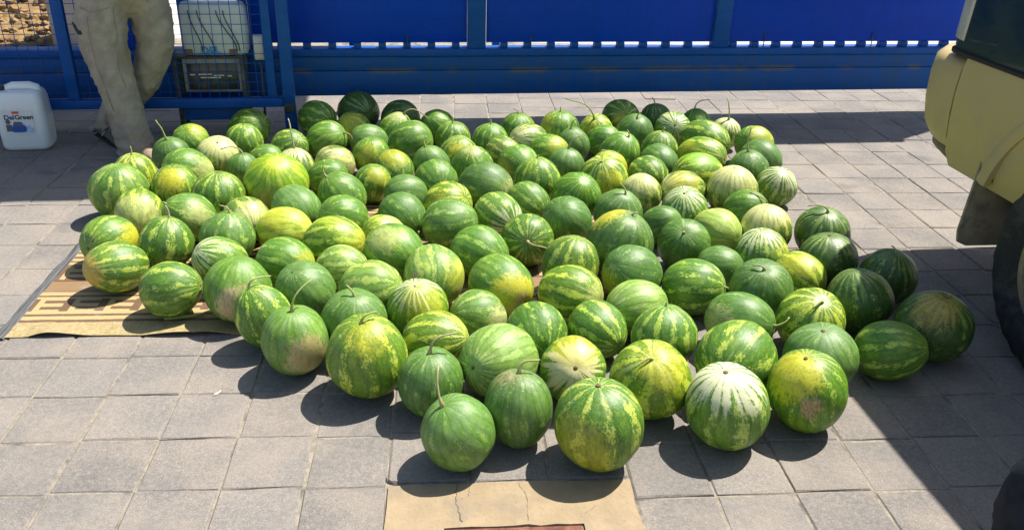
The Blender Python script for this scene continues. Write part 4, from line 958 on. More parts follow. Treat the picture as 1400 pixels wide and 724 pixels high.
SCARS = {103: (0.925, (0.55, -0.80, 0.0)), 91: (0.93, (-0.26, -0.97, 0.10)), 118: (.93, (-.5, -.8, .2)), 94: (.955, (-.55, -.75, .3)), 35: (.965, (0, -.5, .86))}
M_STEM = NT('stem')
sp = M_STEM.obj(); sn = M_STEM.noise(M_STEM.pos(), 90, 3, .6)
M_STEM.set('Base Color', M_STEM.mix(M_STEM.step(M_STEM.rnd(), .2, .8), M_STEM.mix(sn, (0.22, 0.28, 0.065), (0.38, 0.40, 0.13)), M_STEM.mix(sn, (0.27, 0.23, 0.10), (0.44, 0.39, 0.20))))
M_STEM.set('Roughness', .7); M_STEM.bump(sn, .5, .003); M_STEM = M_STEM.mat
M_SCAR = plain('blossom_scar', (0.16, 0.10, 0.055), 0.9, var=.4, scale=200)
M_PALESCAR = plain('blossom_ring', (0.44, 0.37, 0.2), 0.8, var=.3, scale=200)
bm = bmesh.new()
add_tube(bm, [(0, 0, -.004), (0, 0, .0012), (0, 0, .0022)], [.0062, .0058, .0022], 10)
SCARMESH = bm_mesh(bm, 'blossom_scar', True)
SCARMESH.materials.append(M_SCAR)

MAT_INV = MAT_M.inverted()
rm = random.Random(21)
for (i, x, y, re, e, dx, dy, dz, tip, sty, pc, px_, py_, pz_, ps, stem, lab) in MELONS:
    d = Vector((dx, dy, dz)).normalized()
    hz = re * math.sqrt((1 - d.z ** 2) + e * e * d.z ** 2)
    lp = MAT_INV @ Vector((x, y, 0))
    on_mat = -0.02 < lp.x < MAT_W and 0 < lp.y < MAT_D
    base_z = 0.0035 if on_mat else -0.001
    root = empty('watermelon', (x, y, base_z))
    tag(root, lab, 'watermelon', 'watermelons spread out on the paving')
    q = d.to_track_quat('Z', 'Y') @ Matrix.Rotation(rm.uniform(0, 6.28), 3, 'Z').to_quaternion()
    o = link('rind', RIND[i % 9], None, root)
    o.rotation_mode = 'QUATERNION'; o.rotation_quaternion = q
    o.location = (0, 0, hz); o.scale = (re, re, re * e)
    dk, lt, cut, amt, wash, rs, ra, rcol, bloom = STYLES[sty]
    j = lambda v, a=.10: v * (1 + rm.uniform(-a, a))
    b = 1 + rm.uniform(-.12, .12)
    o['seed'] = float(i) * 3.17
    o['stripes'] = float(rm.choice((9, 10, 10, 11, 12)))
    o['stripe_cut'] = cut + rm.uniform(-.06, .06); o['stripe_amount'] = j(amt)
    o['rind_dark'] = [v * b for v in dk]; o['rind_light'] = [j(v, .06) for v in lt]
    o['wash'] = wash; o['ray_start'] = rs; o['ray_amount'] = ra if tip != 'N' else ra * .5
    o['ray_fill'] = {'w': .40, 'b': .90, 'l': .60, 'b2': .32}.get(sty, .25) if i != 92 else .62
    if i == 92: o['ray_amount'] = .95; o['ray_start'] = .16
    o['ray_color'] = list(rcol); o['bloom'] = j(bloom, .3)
    pd = q.to_matrix().inverted() @ Vector((px_, py_, pz_)).normalized()
    o['patch_dir'] = list(pd)
    o['patch_amount'] = PAMT.get(i, 0.55 if pc != 'C' else .62) if pc else 0.0
    o['patch_edge'] = math.cos(ps * 1.45) - .16
    o['patch_color'] = list(CPATCH.get(i, PCOL.get(pc, (0.5, 0.5, 0.2))))
    if i in SCARS:
        se, sdv = SCARS[i]
        o['scar_edge'] = se + .03; o['scar_dir'] = list(q.to_matrix().inverted() @ Vector(sdv).normalized())
    else:
        o['scar_edge'] = 5.0; o['scar_dir'] = [0.0, 0.0, 1.0]
    pole = Vector((0, 0, hz)) + d * (re * e * 0.965)
    if tip == 'S':
        off = Vector(stem)
        Ln = max(off.length, 0.03)
        ctrl = pole + d * Ln * .55 + off * .12
        end = pole + off + d * Ln * .10
        rel = end - Vector((0, 0, hz))
        al = rel.dot(d); perp = (rel - d * al).length
        k_ = math.sqrt((al / (re * e)) ** 2 + (perp / re) ** 2)
        if k_ < 1.06: end = Vector((0, 0, hz)) + rel * (1.06 / k_)
        pts = []
        wob = Vector((rm.uniform(-1, 1), rm.uniform(-1, 1), rm.uniform(-1, 1))) * Ln * .08
        for a in range(9):
            f = a / 8
            p = pole * (1 - f) ** 2 + ctrl * 2 * f * (1 - f) + end * f * f + wob * math.sin(f * 5.2) * f
            pts.append(p)
        pts[0] = pole - d * .008
        rad = [.0100, .0056] + [.0040 - .0014 * f / 7 + rm.uniform(-.0005, .0005) for f in range(7)]
        bm = bmesh.new(); add_tube(bm, pts, rad, 7)
        link('stem', bm_mesh(bm, 'stem', True), M_STEM, root)
    elif tip == 'B':
        o2 = link('blossom_scar', SCARMESH, None, root)
        o2.rotation_mode = 'QUATERNION'; o2.rotation_quaternion = q
        o2.location = Vector((0, 0, hz)) + d * (re * e * .966)
        sc = rm.uniform(.8, 1.3) * re / .115; o2.scale = (sc, sc, sc)

# bits of litter on the paving: dry leaf scraps and a loose green stem on the mat
M_LEAF = plain('dry_scrap', (0.48, 0.42, 0.32), .9, var=.25, scale=60)
for n_, (x, y, rz, sz, lab) in enumerate(((-1.92, 3.98, .4, .03, 'pale dry leaf scrap on the shaded paving near the man'), (1.81, 3.55, 1.2, .022, 'small dry leaf scrap on the sunlit paving by the car'), (-0.98, 2.375, .9, .016, 'tiny pale scrap on the paving before the mat'))):
    bm = bmesh.new(); rg = []
    for a in range(7):
        f = a / 6; w = .3 * math.sin(math.pi * min(1, f * .9 + .08)) + .02
        rg.append([Vector(((f - .5) * 2 * sz, -w * sz, .004 + .15 * sz * f * f)), Vector(((f - .5) * 2 * sz, 0, .0025 + .15 * sz * f * f)), Vector(((f - .5) * 2 * sz, w * sz, .006 + .15 * sz * f * f)), Vector(((f - .5) * 2 * sz, 0, .0012 + .15 * sz * f * f))])
    add_loft(bm, rg)
    tag(link('leaf_scrap', bm_mesh(bm, 'leaf', True), M_LEAF, None, (x, y, 0), (0, 0, rz)), lab, 'leaf')
bm = bmesh.new()
add_tube(bm, [(0, 0, .010), (.05, .004, .010), (.10, .016, .009), (.145, .03, .009)], [.009, .0085, .007, .005], 8)
tag(link('loose_stem', bm_mesh(bm, 'loose_stem', True), plain('green_stem', (0.27, 0.32, 0.08), .7), None, (-1.335, 2.845, .004), (0, 0, .10)), 'loose thick green stem lying on the straw mat', 'stem')

# ---------------------------------------------------------------- parked off-road car on the right
VA = math.atan2(0.142, 0.99)
car = empty('parked_car', (0, 0, 0), (0, 0, VA))
tag(car, 'two-tone dark green and khaki off-road car parked at the right', 'car')
def mat_car(name, col, rough, dust, amt, coat):
    t = NT(name); P = t.pos()
    n = t.noise(P, 6, 5, .65); n2 = t.noise(P, 140, 2, .6)
    z = t.xyz(P)[2]
    low = t.step(z, 1.15, .35)
    c = t.mix(t.step(n, .35, .7), col, tuple(v * 1.12 for v in col))
    c = t.mix(t.m('MULTIPLY', t.m('MULTIPLY', t.step(n, .38, .7), t.m('ADD', low, .25)), amt), c, dust)
    c = t.mix(t.step(n2, .62, .75, 0, .25), c, dust)
    t.set('Base Color', c); t.set('Roughness', t.step(n, .3, .7, rough, rough + .25)); t.set('Coat Weight', coat)
    t.bump(n2, .05, .002)
    return t.mat
M_KHAKI = mat_car('khaki_paint', (0.43, 0.325, 0.135), .50, (0.36, 0.285, 0.175), .9, .05)
M_DGREEN = mat_car('dark_green_paint', (0.005, 0.018, 0.019), .30, (0.05, 0.055, 0.045), .2, .3)
M_RUBBER = plain('tyre_rubber', (0.022, 0.023, 0.025), .8, 0, .3, 40, .2, spec=.3, dirt=(0.09, 0.085, 0.075), dirt_amt=.5)
M_FLAP = plain('dusty_rubber', (0.30, 0.25, 0.18), .75, 0, .35, 18, .15, spec=.35, dirt=(0.14, 0.12, 0.09), dirt_amt=.7)
M_RIM = plain('dusty_steel', (0.24, 0.20, 0.15), .5, .5, .2, 20)
M_LENS = plain('pale_lens', (0.42, 0.40, 0.34), .3, 0, .1, 12)
M_WINDOW = plain('dark_glass', (0.01, 0.014, 0.016), .08)
M_UNDER = plain('underbody', (0.02, 0.019, 0.018), .9)
M_BROWN = plain('brown_pipe', (0.16, 0.115, 0.07), .7, 0, .25, 30, dirt=(0.08, 0.06, 0.04), dirt_amt=.5)
S0, S1 = 2.235, 3.985
WA, WZ, WR = 2.30, 0.405, 0.405
A_BACK, A_FRONT = 3.13, -0.95
def plan(name, levels, mat, parent, arch=False, rad=.16, sm=38, a0=A_FRONT, a1=A_BACK):
    bm = bmesh.new(); rings = []
    for z, ins, back in levels:
        rings.append([Vector((x, y, z)) for x, y in rrect(S0 + ins, S1 - ins, a0 + ins, a1 + back, rad, 8)])
    add_loft(bm, rings)
    me = bm_mesh(bm, name, True, sm)
    o = link(name, me, mat, parent)
    if arch:
        cutters = []
        for a in (WA, WA - 2.62):
            for sd in (S0 - .2, S1 - .32):
                b2 = bmesh.new(); add_tube(b2, [(sd, a, WZ + .03), (sd + .52, a, WZ + .03)], .53, 40)
                co = link('cutter', bm_mesh(b2, 'cut')); cutters.append(co)
                md = o.modifiers.new('b', 'BOOLEAN'); md.object = co; md.operation = 'DIFFERENCE'; md.solver = 'EXACT'
        bpy.context.view_layer.update()
        me2 = evaluated(o)
        o.modifiers.clear(); o.data = me2
        for p in me2.polygons: p.use_smooth = True
        me2.set_sharp_from_angle(angle=R(35))
        for co in cutters: bpy.data.objects.remove(co)
    return o
plan('lower_body', [(.54, .035, -.01), (.60, .012, 0), (.72, -.004, .0), (.84, -.010, 0), (.94, -.004, 0), (.985, .006, 0)], M_KHAKI, car, True, .015)
plan('upper_body', [(.9865, .016, .19), (1.03, .012, .20), (1.24, .018, .20), (1.30, .035, .19)], M_DGREEN, car, False, .14)
plan('cabin', [(1.3005, .06, .12), (1.36, .08, .10), (1.70, .16, -.05), (1.80, .20, -.10), (1.855, .27, -.16)], M_DGREEN, car, False, .16, a0=-.1)
for a, b in ((.15, 1.05), (1.12, 1.98), (2.05, 3.05)):
    bm = bmesh.new()
    pts = [(a + .04, 1.38), (b - .03, 1.38), (b - .08, 1.68), (a + .10, 1.68)]
    f = []
    for y, z in pts:
        ins = .085 + (z - 1.36) * .22
        f.append(Vector((S0 + ins - .008, y, z)))
    g = [p + Vector((.012, 0, 0)) for p in f]
    add_loft(bm, [f, g])
    link('window', bm_mesh(bm, 'window'), M_WINDOW, car)
# belt moulding
bm = bmesh.new(); add_loft(bm, [[Vector((x, y, z)) for x, y in rrect(S0 + i_, S1 - i_, A_FRONT + i_, A_BACK + .195, .14, 8)] for z, i_ in ((.978, .016), (.984, .001), (.996, .001), (1.001, .016))])
link('belt_moulding', bm_mesh(bm, 'moulding', True, 40), M_UNDER, car)
# rear bumper wrapping round the corner
bm = bmesh.new(); rings = []
for z, ins in ((.60, .060), (.612, .036), (.66, .014), (.76, .002), (.86, .0), (.935, .006), (.962, .025), (.970, .06)):
    arc2 = rrect(S0 - .004 + ins, S1 + .004 - ins, A_BACK - 1.2, 3.63 - ins * 1.1, .44, 12)[:26]
    arc2 = [(x, max(y, A_BACK + .012)) for x, y in arc2]
    rings.append([Vector((x, y, z)) for x, y in [(S1 + .004 - ins, A_BACK + .006)] + arc2 + [(S0 - .004 + ins, A_BACK + .006)]])
add_loft(bm, rings)
link('rear_bumper', bm_mesh(bm, 'bumper', True, 50), M_KHAKI, car)
bm = bmesh.new(); add_tube(bm, [(S0 + .14, 3.00, .570), (S0 + .09, 3.16, .580), (S0 + .13, 3.32, .585), (S0 + .28, 3.44, .585)], [.035, .042, .042, .035], 12)
link('bumper_bar', bm_mesh(bm, 'bar', True, 60), M_BROWN, car)
# corner lamp
bm = bmesh.new()
lv = []
for z, ins in ((1.03, .012), (1.042, .0), (1.27, .004), (1.285, .016)):
    o_ = rrect(S0 + .006 + ins, S1, 0, A_BACK + .206 - ins, .15, 12)
    arc = o_[13:26]                      # the corner at small s, large a
    arc = [q for q in arc]
    outer_ = arc; inner_ = [(q[0] + .035, q[1] - .035) for q in arc]
    lv.append([Vector((q[0], q[1], z)) for q in outer_ + inner_[::-1]])
add_loft(bm, lv)
link('tail_lamp', bm_mesh(bm, 'lamp', True, 45), M_LENS, car)
# wheel arch flares, wheels, flaps
for ai, a in enumerate((WA, WA - 2.62)):
    for sd, dirn in ((S0, -1), (S1, 1)):
        bm = bmesh.new(); rings = []
        for k in range(27):
            th = R(14 + (190 - 14) * k / 26)
            c, s_ = math.cos(th), math.sin(th)
            ring = []
            for rr_, off in ((.526, -.01), (.526, .014), (.540, .020), (.575, .016), (.590, .003), (.588, -.02)):
                ring.append(Vector((sd + dirn * off, a + rr_ * c, WZ + .03 + rr_ * s_)))
            rings.append(ring)
        add_loft(bm, rings)
        link('arch_flare', bm_mesh(bm, 'flare', True, 50), M_KHAKI, car)
        bm = bmesh.new()
        # inner wheel well
        rg = []
        for x_ in (sd + dirn * .005, sd - dirn * .31):
            rg.append([Vector((x_, a + .527 * math.cos(R(16 + 152 * k / 24)), WZ + .03 + .527 * math.sin(R(16 + 152 * k / 24)))) for k in range(25)])
        add_loft(bm, rg, close=False, cap=False)
        link('wheel_well', bm_mesh(bm, 'well', True), M_UNDER, car)
        # wheel
        wheel = empty('wheel', (sd - dirn * .115, a, WZ)); wheel.parent = car
        bm = bmesh.new()
        prof = [(.095, .235), (.110, .27), (.122, .32), (.118, .365), (.100, .395), (.06, .403), (0, .405), (-.06, .403), (-.100, .395), (-.118, .365), (-.122, .32), (-.110, .27), (-.095, .235)]
        rings = []
        for k in range(64):
            th = 2 * math.pi * k / 64
            tread = .010 if k % 2 else 0.0
            rings.append([Vector((x_, (r_ - (tread if r_ > .37 else 0)) * math.cos(th), (r_ - (tread if r_ > .37 else 0)) * math.sin(th))) for x_, r_ in prof])
        rings.append(rings[0])
        add_loft(bm, rings, close=True, cap=False)
        bmesh.ops.remove_doubles(bm, verts=bm.verts[:], dist=1e-5)
        link('tyre', bm_mesh(bm, 'tyre', True, 45), M_RUBBER, wheel)
        bm = bmesh.new()
        rp_ = [(dirn * .098, .236), (dirn * .112, .24), (dirn * .108, .222), (dirn * .05, .205), (dirn * .045, .15), (dirn * .075, .09), (dirn * .085, .03), (dirn * .085, .001)]
        rings = []
        for k in range(41):
            th = 2 * math.pi * k / 40
            rings.append([Vector((x_ , r_ * math.cos(th), r_ * math.sin(th))) for x_, r_ in rp_])
        add_loft(bm, rings, close=False, cap=False)
        bmesh.ops.remove_doubles(bm, verts=bm.verts[:], dist=1e-5)
        link('rim', bm_mesh(bm, 'rim', True, 40), M_RIM, wheel)
        for q_ in range(5):
            th = 2 * math.pi * q_ / 5
            bm = bmesh.new(); add_tube(bm, [(dirn * .07, .055 * math.cos(th), .055 * math.sin(th)), (dirn * .10, .055 * math.cos(th), .055 * math.sin(th))], .010, 6)
            link('wheel_nut', bm_mesh(bm, 'nut'), M_UNDER, wheel)
for sd, dirn in ((S0, 1), (S1, -1)):
    bm = bmesh.new()
    f = []; g = []
    out = [(0.0, .66), (-.012, .34), (.0, .29), (.04, .272), (.26, .268), (.285, .29), (.285, .66)]
    for x_, z in out:
        bow = .035 * (.66 - z)
        f.append(Vector((sd + dirn * (x_ + .008), WA + .578 + bow, z))); g.append(Vector((sd + dirn * (x_ + .008), WA + .589 + bow, z)))
    add_loft(bm, [f, g])
    link('mud_flap', bm_mesh(bm, 'flap', True, 40), M_FLAP, car)
    bm = bmesh.new(); add_box(bm, (sd + dirn * .20, WA + .570, .585), (.10, .006, .16), .002); link('flap_plate', bm_mesh(bm, 'plate'), M_UNDER, car)
bm = bmesh.new(); add_box(bm, ((S0 + S1) / 2, 1.2, .50), (1.05, 4.0, .26), .03); link('chassis', bm_mesh(bm, 'chassis'), M_UNDER, car)
bm = bmesh.new(); add_tube(bm, [(S0 + .13, WA, WZ), (S1 - .13, WA, WZ)], .06, 10); link('axle', bm_mesh(bm, 'axle', True, 50), M_UNDER, car)
bm = bmesh.new(); add_box(bm, ((S0 + S1) / 2, A_FRONT - .08, .74), (S1 - S0, .16, .34), .05, seg=4); link('front_bumper', bm_mesh(bm, 'fb', True, 40), M_KHAKI, car)

# ---------------------------------------------------------------- people
def skin(name, verts, edges, root=0, sub=2):
    me = bpy.data.meshes.new(name)
    me.from_pydata([v[:3] for v in verts], edges, [])
    o = bpy.data.objects.new(name, me); C.objects.link(o)
    o.modifiers.new('Skin', 'SKIN').use_smooth_shade = True
    lay = me.skin_vertices[0].data
    for i, v in enumerate(verts):
        lay[i].radius = (v[3], v[4] if len(v) > 4 else v[3]); lay[i].use_root = (i == root)
    ss = o.modifiers.new('Sub', 'SUBSURF'); ss.levels = ss.render_levels = sub
    bpy.context.view_layer.update()
    out = evaluated(o)
    C.objects.unlink(o); bpy.data.objects.remove(o)
    for p in out.polygons: p.use_smooth = True
    return out
def wrinkle(me, amp, hemz=None, seed=0.0):
    me.update()
    for v in me.vertices:
        p = v.co; n = v.normal
        q = Vector((p.x * 13 + seed, p.y * 13, p.z * 4.5 + p.x * 5))
        rid = max(0, 1 - 3.2 * abs(mnoise.noise(q)))
        q2 = Vector((p.x * 6 + 3 + seed, p.y * 6, p.z * 13 - p.x * 9)); rid2 = max(0, 1 - 4.5 * abs(mnoise.noise(q2)))
        a = mnoise.noise((p.x * 5 + seed, p.y * 5, p.z * 3)) * .25 + rid ** 1.6 * 1.2 + rid2 ** 2 * 1.0 - .5
        if hemz:
            lo = max(0, min(1, (hemz - p.z) / hemz))
            a += lo * 1.6 * math.sin(p.z * 95 + 5 * mnoise.noise((p.x * 6, p.y * 6, seed)))
        v.co = p + n * amp * a
def cloth(name, c1, c2, sc=14, stain=None):
    t = NT(name); P = t.pos()
    n = t.noise(P, sc, 4, .6); w = t.noise(t.vm('MULTIPLY', P, (1, 1, .3)), 320, 2, .6)
    c = t.mix(t.step(n, .35, .7), c1, c2); c = t.mix(t.step(w, .5, .7, 0, .3), c, tuple(v * .6 for v in c1))
    if stain: c = t.mix(t.step(t.noise(P, 4.5, 4, .65), .55, .72, 0, .6), c, stain)
    t.set('Base Color', c); t.set('Roughness', .9); t.set('Specular IOR Level', .2); t.bump(t.m('ADD', n, w), .3, .004)
    return t.mat
M_TROUSER = cloth('khaki_grey_cotton', (0.27, 0.242, 0.195), (0.36, 0.325, 0.268), 12, (0.24, 0.19, 0.125))
M_NAVY = cloth('navy_cotton', (0.012, 0.014, 0.022), (0.020, 0.024, 0.036), 18)
M_SHIRT = cloth('grey_shirt', (0.30, 0.30, 0.30), (0.36, 0.36, 0.36), 10)
M_SKIN = plain('skin', (0.36, 0.21, 0.14), .55, var=.08, scale=30)
M_HAIR = plain('hair', (0.02, 0.016, 0.012), .6, var=.3, scale=120)
M_SHOE = plain('dusty_shoe', (0.10, 0.088, 0.075), .8, var=.3, scale=40, dirt=(0.2, 0.17, 0.13), dirt_amt=.5)
M_SHOE2 = plain('tan_shoe', (0.34, 0.25, 0.17), .8, var=.2, scale=40)
M_SEAM = plain('seam_thread', (0.26, 0.235, 0.18), .9)
M_FRAY = plain('frayed_thread', (0.50, 0.50, 0.48), .9)
M_POCKET = plain('pocket_lining', (0.03, 0.03, 0.04), .9)

def head_parts(parent, c, fwd, mat_s, mat_h):
    """ears, nose, eyes and hair for a head centred at c that looks along fwd"""
    f = Vector(fwd).normalized(); up = Vector((0, 0, 1)); sd = f.cross(up).normalized(); c = Vector(c)
    bm = bmesh.new()
    bmesh.ops.create_uvsphere(bm, u_segments=20, v_segments=14, radius=1)
    for v in bm.verts: v.co = Vector((v.co.x * .083, v.co.y * .102, v.co.z * .10))
    bmesh.ops.delete(bm, geom=[v for v in bm.verts if v.co.z < -.02 and v.co.y > -.02 or v.co.z < -.07], context='VERTS')
    m = Matrix((sd, f, up)).transposed().to_4x4(); m.translation = c + up * .022 - f * .008
    bmesh.ops.transform(bm, matrix=m, verts=bm.verts)
    link('hair', bm_mesh(bm, 'hair', True), mat_h, parent)

# man by the fence: body, then clothes over it
man = empty('person', (-2.13, 4.80, 0))
tag(man, 'person in baggy grey-khaki trousers walking behind the melons by the fence', 'person')
def local(vs, o=man): return [(v[0] - o.location.x, v[1] - o.location.y, v[2]) + tuple(v[3:]) for v in vs]
HX = Vector((.89, .45, 0)); FW = Vector((.45, -.89, 0))
sh = lambda k, z, f=0: tuple((Vector((-2.11, 4.81, z)) + HX * k + FW * f))
legs = [
 (-2.15, 4.805, 1.0, .09, .08),
 (-2.25, 4.755, .86, .075), (-2.275, 4.73, .64, .062), (-2.24, 4.72, .44, .052), (-2.215, 4.715, .24, .046), (-2.19, 4.705, .07, .036), (-2.13, 4.66, .035, .030),
 (-2.088, 4.88, .86, .070), (-2.075, 4.895, .70, .055), (-2.10, 4.91, .52, .045), (-2.285, 4.935, .30, .040), (-2.445, 4.965, .13, .034), (-2.41, 4.925, .045, .030),
 (*sh(0, 1.15), .125, .10), (*sh(0, 1.38), .15, .105), (*sh(0, 1.50), .07), (*sh(0, 1.56, .01), .052), (*sh(0, 1.64, .02), .075), (*sh(0, 1.74, .02), .08),
 (*sh(.19, 1.45), .055), (*sh(.26, 1.18, .05), .042), (*sh(.22, 1.14, .27), .033), (*sh(.19, 1.15, .36), .036, .02),
 (*sh(-.19, 1.45), .055), (*sh(-.26, 1.18, .05), .042), (*sh(-.22, 1.14, .27), .033), (*sh(-.19, 1.15, .36), .036, .02)]
E_ = [(0, 1), (1, 2), (2, 3), (3, 4), (4, 5), (5, 6), (0, 7), (7, 8), (8, 9), (9, 10), (10, 11), (11, 12), (0, 13), (13, 14), (14, 15), (15, 16), (16, 17), (17, 18), (14, 19), (19, 20), (20, 21), (21, 22), (14, 23), (23, 24), (24, 25), (25, 26)]
link('body', skin('body', local(legs), E_), M_SKIN, man)
def hand(parent, wrist, fwd, down, side, mat, o):
    w = Vector(wrist) - o.location; f = Vector(fwd).normalized(); s_ = Vector(side).normalized(); dn = f.cross(s_)
    bm = bmesh.new()
    for k, ln in zip((-1.5, -.5, .5, 1.5), (.065, .078, .082, .072)):
        b = w + s_ * k * .019 + f * .03
        add_tube(bm, [b - f * .02, b + f * ln * .5, b + f * ln * .85 - dn * .012, b + f * ln - dn * .028], [.009, .0088, .008, .006], 7)
    b = w + s_ * .034
    add_tube(bm, [b - f * .01, b + s_ * .022 + f * .02, b + s_ * .032 + f * .05], [.011, .010, .007], 7)
    link('fingers', bm_mesh(bm, 'fingers', True), mat, parent)
hand(man, sh(.19, 1.15, .36), FW * .9 + Vector((0, 0, .2)), None, HX, M_SKIN, man)
hand(man, sh(-.19, 1.15, .36), FW * .9 + Vector((0, 0, .2)), None, -HX, M_SKIN, man)
head_parts(man, Vector(sh(0, 1.70, .02)) - man.location, FW, M_SKIN, M_HAIR)
bm = bmesh.new(); hc = Vector(sh(0, 1.68, .02)) - man.location
add_tube(bm, [hc + FW * .075 + Vector((0, 0, .03)), hc + FW * .10 + Vector((0, 0, -.01)), hc + FW * .085 + Vector((0, 0, -.018))], [.007, .014, .010], 8)
link('nose', bm_mesh(bm, 'nose', True), M_SKIN, man)
for k in (-1, 1):
    bm = bmesh.new(); bmesh.ops.create_uvsphere(bm, u_segments=10, v_segments=8, radius=.011)
    bmesh.ops.translate(bm, vec=hc + FW * .074 + HX * k * .032 + Vector((0, 0, .03)), verts=bm.verts); link('eye', bm_mesh(bm, 'eye', True), M_FRAY, man)
    bm = bmesh.new(); bmesh.ops.create_uvsphere(bm, u_segments=10, v_segments=8, radius=1)
    for v in bm.verts: v.co = Vector((v.co.x * .012, v.co.y * .02, v.co.z * .032))
    bmesh.ops.translate(bm, vec=hc + HX * k * .08 + Vector((0, 0, .01)), verts=bm.verts); link('ear', bm_mesh(bm, 'ear', True), M_SKIN, man)
bm = bmesh.new(); add_tube(bm, [hc + FW * .076 - HX * .025 + Vector((0, 0, -.045)), hc + FW * .086 + Vector((0, 0, -.047)), hc + FW * .076 + HX * .025 + Vector((0, 0, -.045))], [.003, .007, .003], 6)
link('mouth', bm_mesh(bm, 'mouth', True), plain('lips', (0.30, 0.12, 0.10), .5), man)
def legtube(bm, path):
    rings = []
    pts = [Vector(q[:3]) - man.location for q in path]
    for (t_, n_, b_), c_, q in zip(frames(pts), pts, path):
        rings.append([c_ + HX * (q[3] * math.cos(2 * math.pi * k / 24)) * .98 + FW * (q[4] * math.sin(2 * math.pi * k / 24)) for k in range(24)] if abs(t_.z) > .75 else
                     [c_ + n_ * (q[3] * math.cos(2 * math.pi * k / 24)) + b_ * (q[4] * math.sin(2 * math.pi * k / 24)) for k in range(24)])
    add_loft(bm, rings)
bm = bmesh.new()
legtube(bm, [(-2.19, 4.79, 1.08, .15, .12), (-2.22, 4.775, .98, .150, .125), (-2.255, 4.75, .88, .148, .128), (-2.292, 4.735, .76, .142, .124), (-2.290, 4.725, .64, .128, .114), (-2.268, 4.72, .50, .112, .106), (-2.250, 4.718, .38, .106, .102), (-2.230, 4.716, .26, .100, .098), (-2.215, 4.712, .15, .100, .100), (-2.205, 4.708, .08, .104, .104), (-2.200, 4.706, .02, .104, .106)])
legtube(bm, [(-2.16, 4.81, 1.10, .19, .125), (-2.16, 4.81, .98, .21, .135), (-2.165, 4.812, .88, .19, .125), (-2.165, 4.812, .80, .10, .08)])
legtube(bm, [(-2.127, 4.845, 1.08, 0.140, 0.112), (-2.102, 4.865, .96, 0.140, 0.116), (-2.087, 4.882, .86, 0.123, 0.112), (-2.072, 4.895, .74, 0.112, 0.107), (-2.077, 4.902, .62, 0.107, 0.102), (-2.112, 4.910, .50, 0.100, 0.098), (-2.187, 4.920, .40, 0.095, 0.093), (-2.287, 4.935, .30, 0.091, 0.089), (-2.387, 4.955, .21, 0.089, 0.087), (-2.447, 4.966, .13, 0.091, 0.089), (-2.467, 4.970, .10, 0.093, 0.091)])
to = link('tmp', bm_mesh(bm, 'tmp'))
rmd = to.modifiers.new('r', 'REMESH'); rmd.mode = 'VOXEL'; rmd.voxel_size = .011
smd = to.modifiers.new('s', 'SMOOTH'); smd.iterations = 6; smd.factor = .5
bpy.context.view_layer.update()
tm = evaluated(to); bpy.data.objects.remove(to)
for q in tm.polygons: q.use_smooth = True
wrinkle(tm, .0068, .20, 3.0)
trousers = link('trousers', tm, M_TROUSER, man)
tag(trousers, 'baggy grey-khaki trousers with side pocket and frayed hem')
shirt = [(*sh(0, 1.22), .16, .13), (*sh(0, 1.29), .165, .13), (*sh(0, 1.40), .18, .13), (*sh(0, 1.50), .09), (*sh(.20, 1.45), .08), (*sh(.265, 1.20, .05), .07), (*sh(-.20, 1.45), .08), (*sh(-.265, 1.20, .05), .07)]
sm_ = skin('shirt', local(shirt), [(0, 1), (1, 2), (2, 3), (2, 4), (4, 5), (2, 6), (6, 7)], 1, 3); wrinkle(sm_, .005, None, 9)
link('shirt', sm_, M_SHIRT, man)
# pocket opening, back pocket and seams lying on the near trouser leg
from mathutils.bvhtree import BVHTree
bvh = BVHTree.FromPolygons([v.co for v in tm.vertices], [q.vertices[:] for q in tm.polygons])
def on_leg(pts, lift=.004):
    """project points onto the trouser mesh along the view from the camera"""
    out = []
    for p in pts:
        q_, nn, _, _ = bvh.find_nearest(Vector(p) - man.location)
        out.append(q_ + nn * lift)
    return out
def strip(name, pts, r, mat, lift=.001):
    bm = bmesh.new(); add_tube(bm, on_leg(pts, lift), r, 6); link(name, bm_mesh(bm, name, True), mat, man)
strip('pocket_opening', [(-2.46, 4.64, .78), (-2.43, 4.59, .745), (-2.39, 4.56, .72), (-2.34, 4.55, .705)], [.006, .016, .016, .005], M_POCKET, -.006)
strip('pocket_seam', [(-2.33, 4.55, .86), (-2.27, 4.55, .83), (-2.21, 4.56, .835), (-2.15, 4.60, .85)], .0018, M_SEAM)
strip('side_seam', [(-2.30, 4.55, .82), (-2.305, 4.55, .70), (-2.29, 4.55, .55), (-2.28, 4.55, .42), (-2.26, 4.56, .28)], .0015, M_SEAM)
strip('inner_seam', [(-2.12, 4.62, .84), (-2.12, 4.62, .70), (-2.12, 4.62, .55), (-2.13, 4.62, .42)], .0015, M_SEAM)
rf = random.Random(4)
bm = bmesh.new()
for k in range(46):
    th = rf.uniform(0, 6.28); 
    if k < 34: c_ = Vector((-2.45, 4.945, .10)) + Vector((math.cos(th) * .095, math.sin(th) * .095, rf.uniform(-.02, .03)))
    else: c_ = Vector((-2.195, 4.706, .03)) + Vector((math.cos(th) * .10, math.sin(th) * .10, 0))
    dr = Vector((math.cos(th) * .6 - .4, math.sin(th) * .6, -.5)) * rf.uniform(.02, .045)
    c_ -= man.location
    add_tube(bm, [c_, c_ + dr * .5, c_ + dr + Vector((0, 0, rf.uniform(-.005, .012)))], [.0022, .0016, .0008], 4)
link('frayed_hem', bm_mesh(bm, 'fray'), M_FRAY, man)
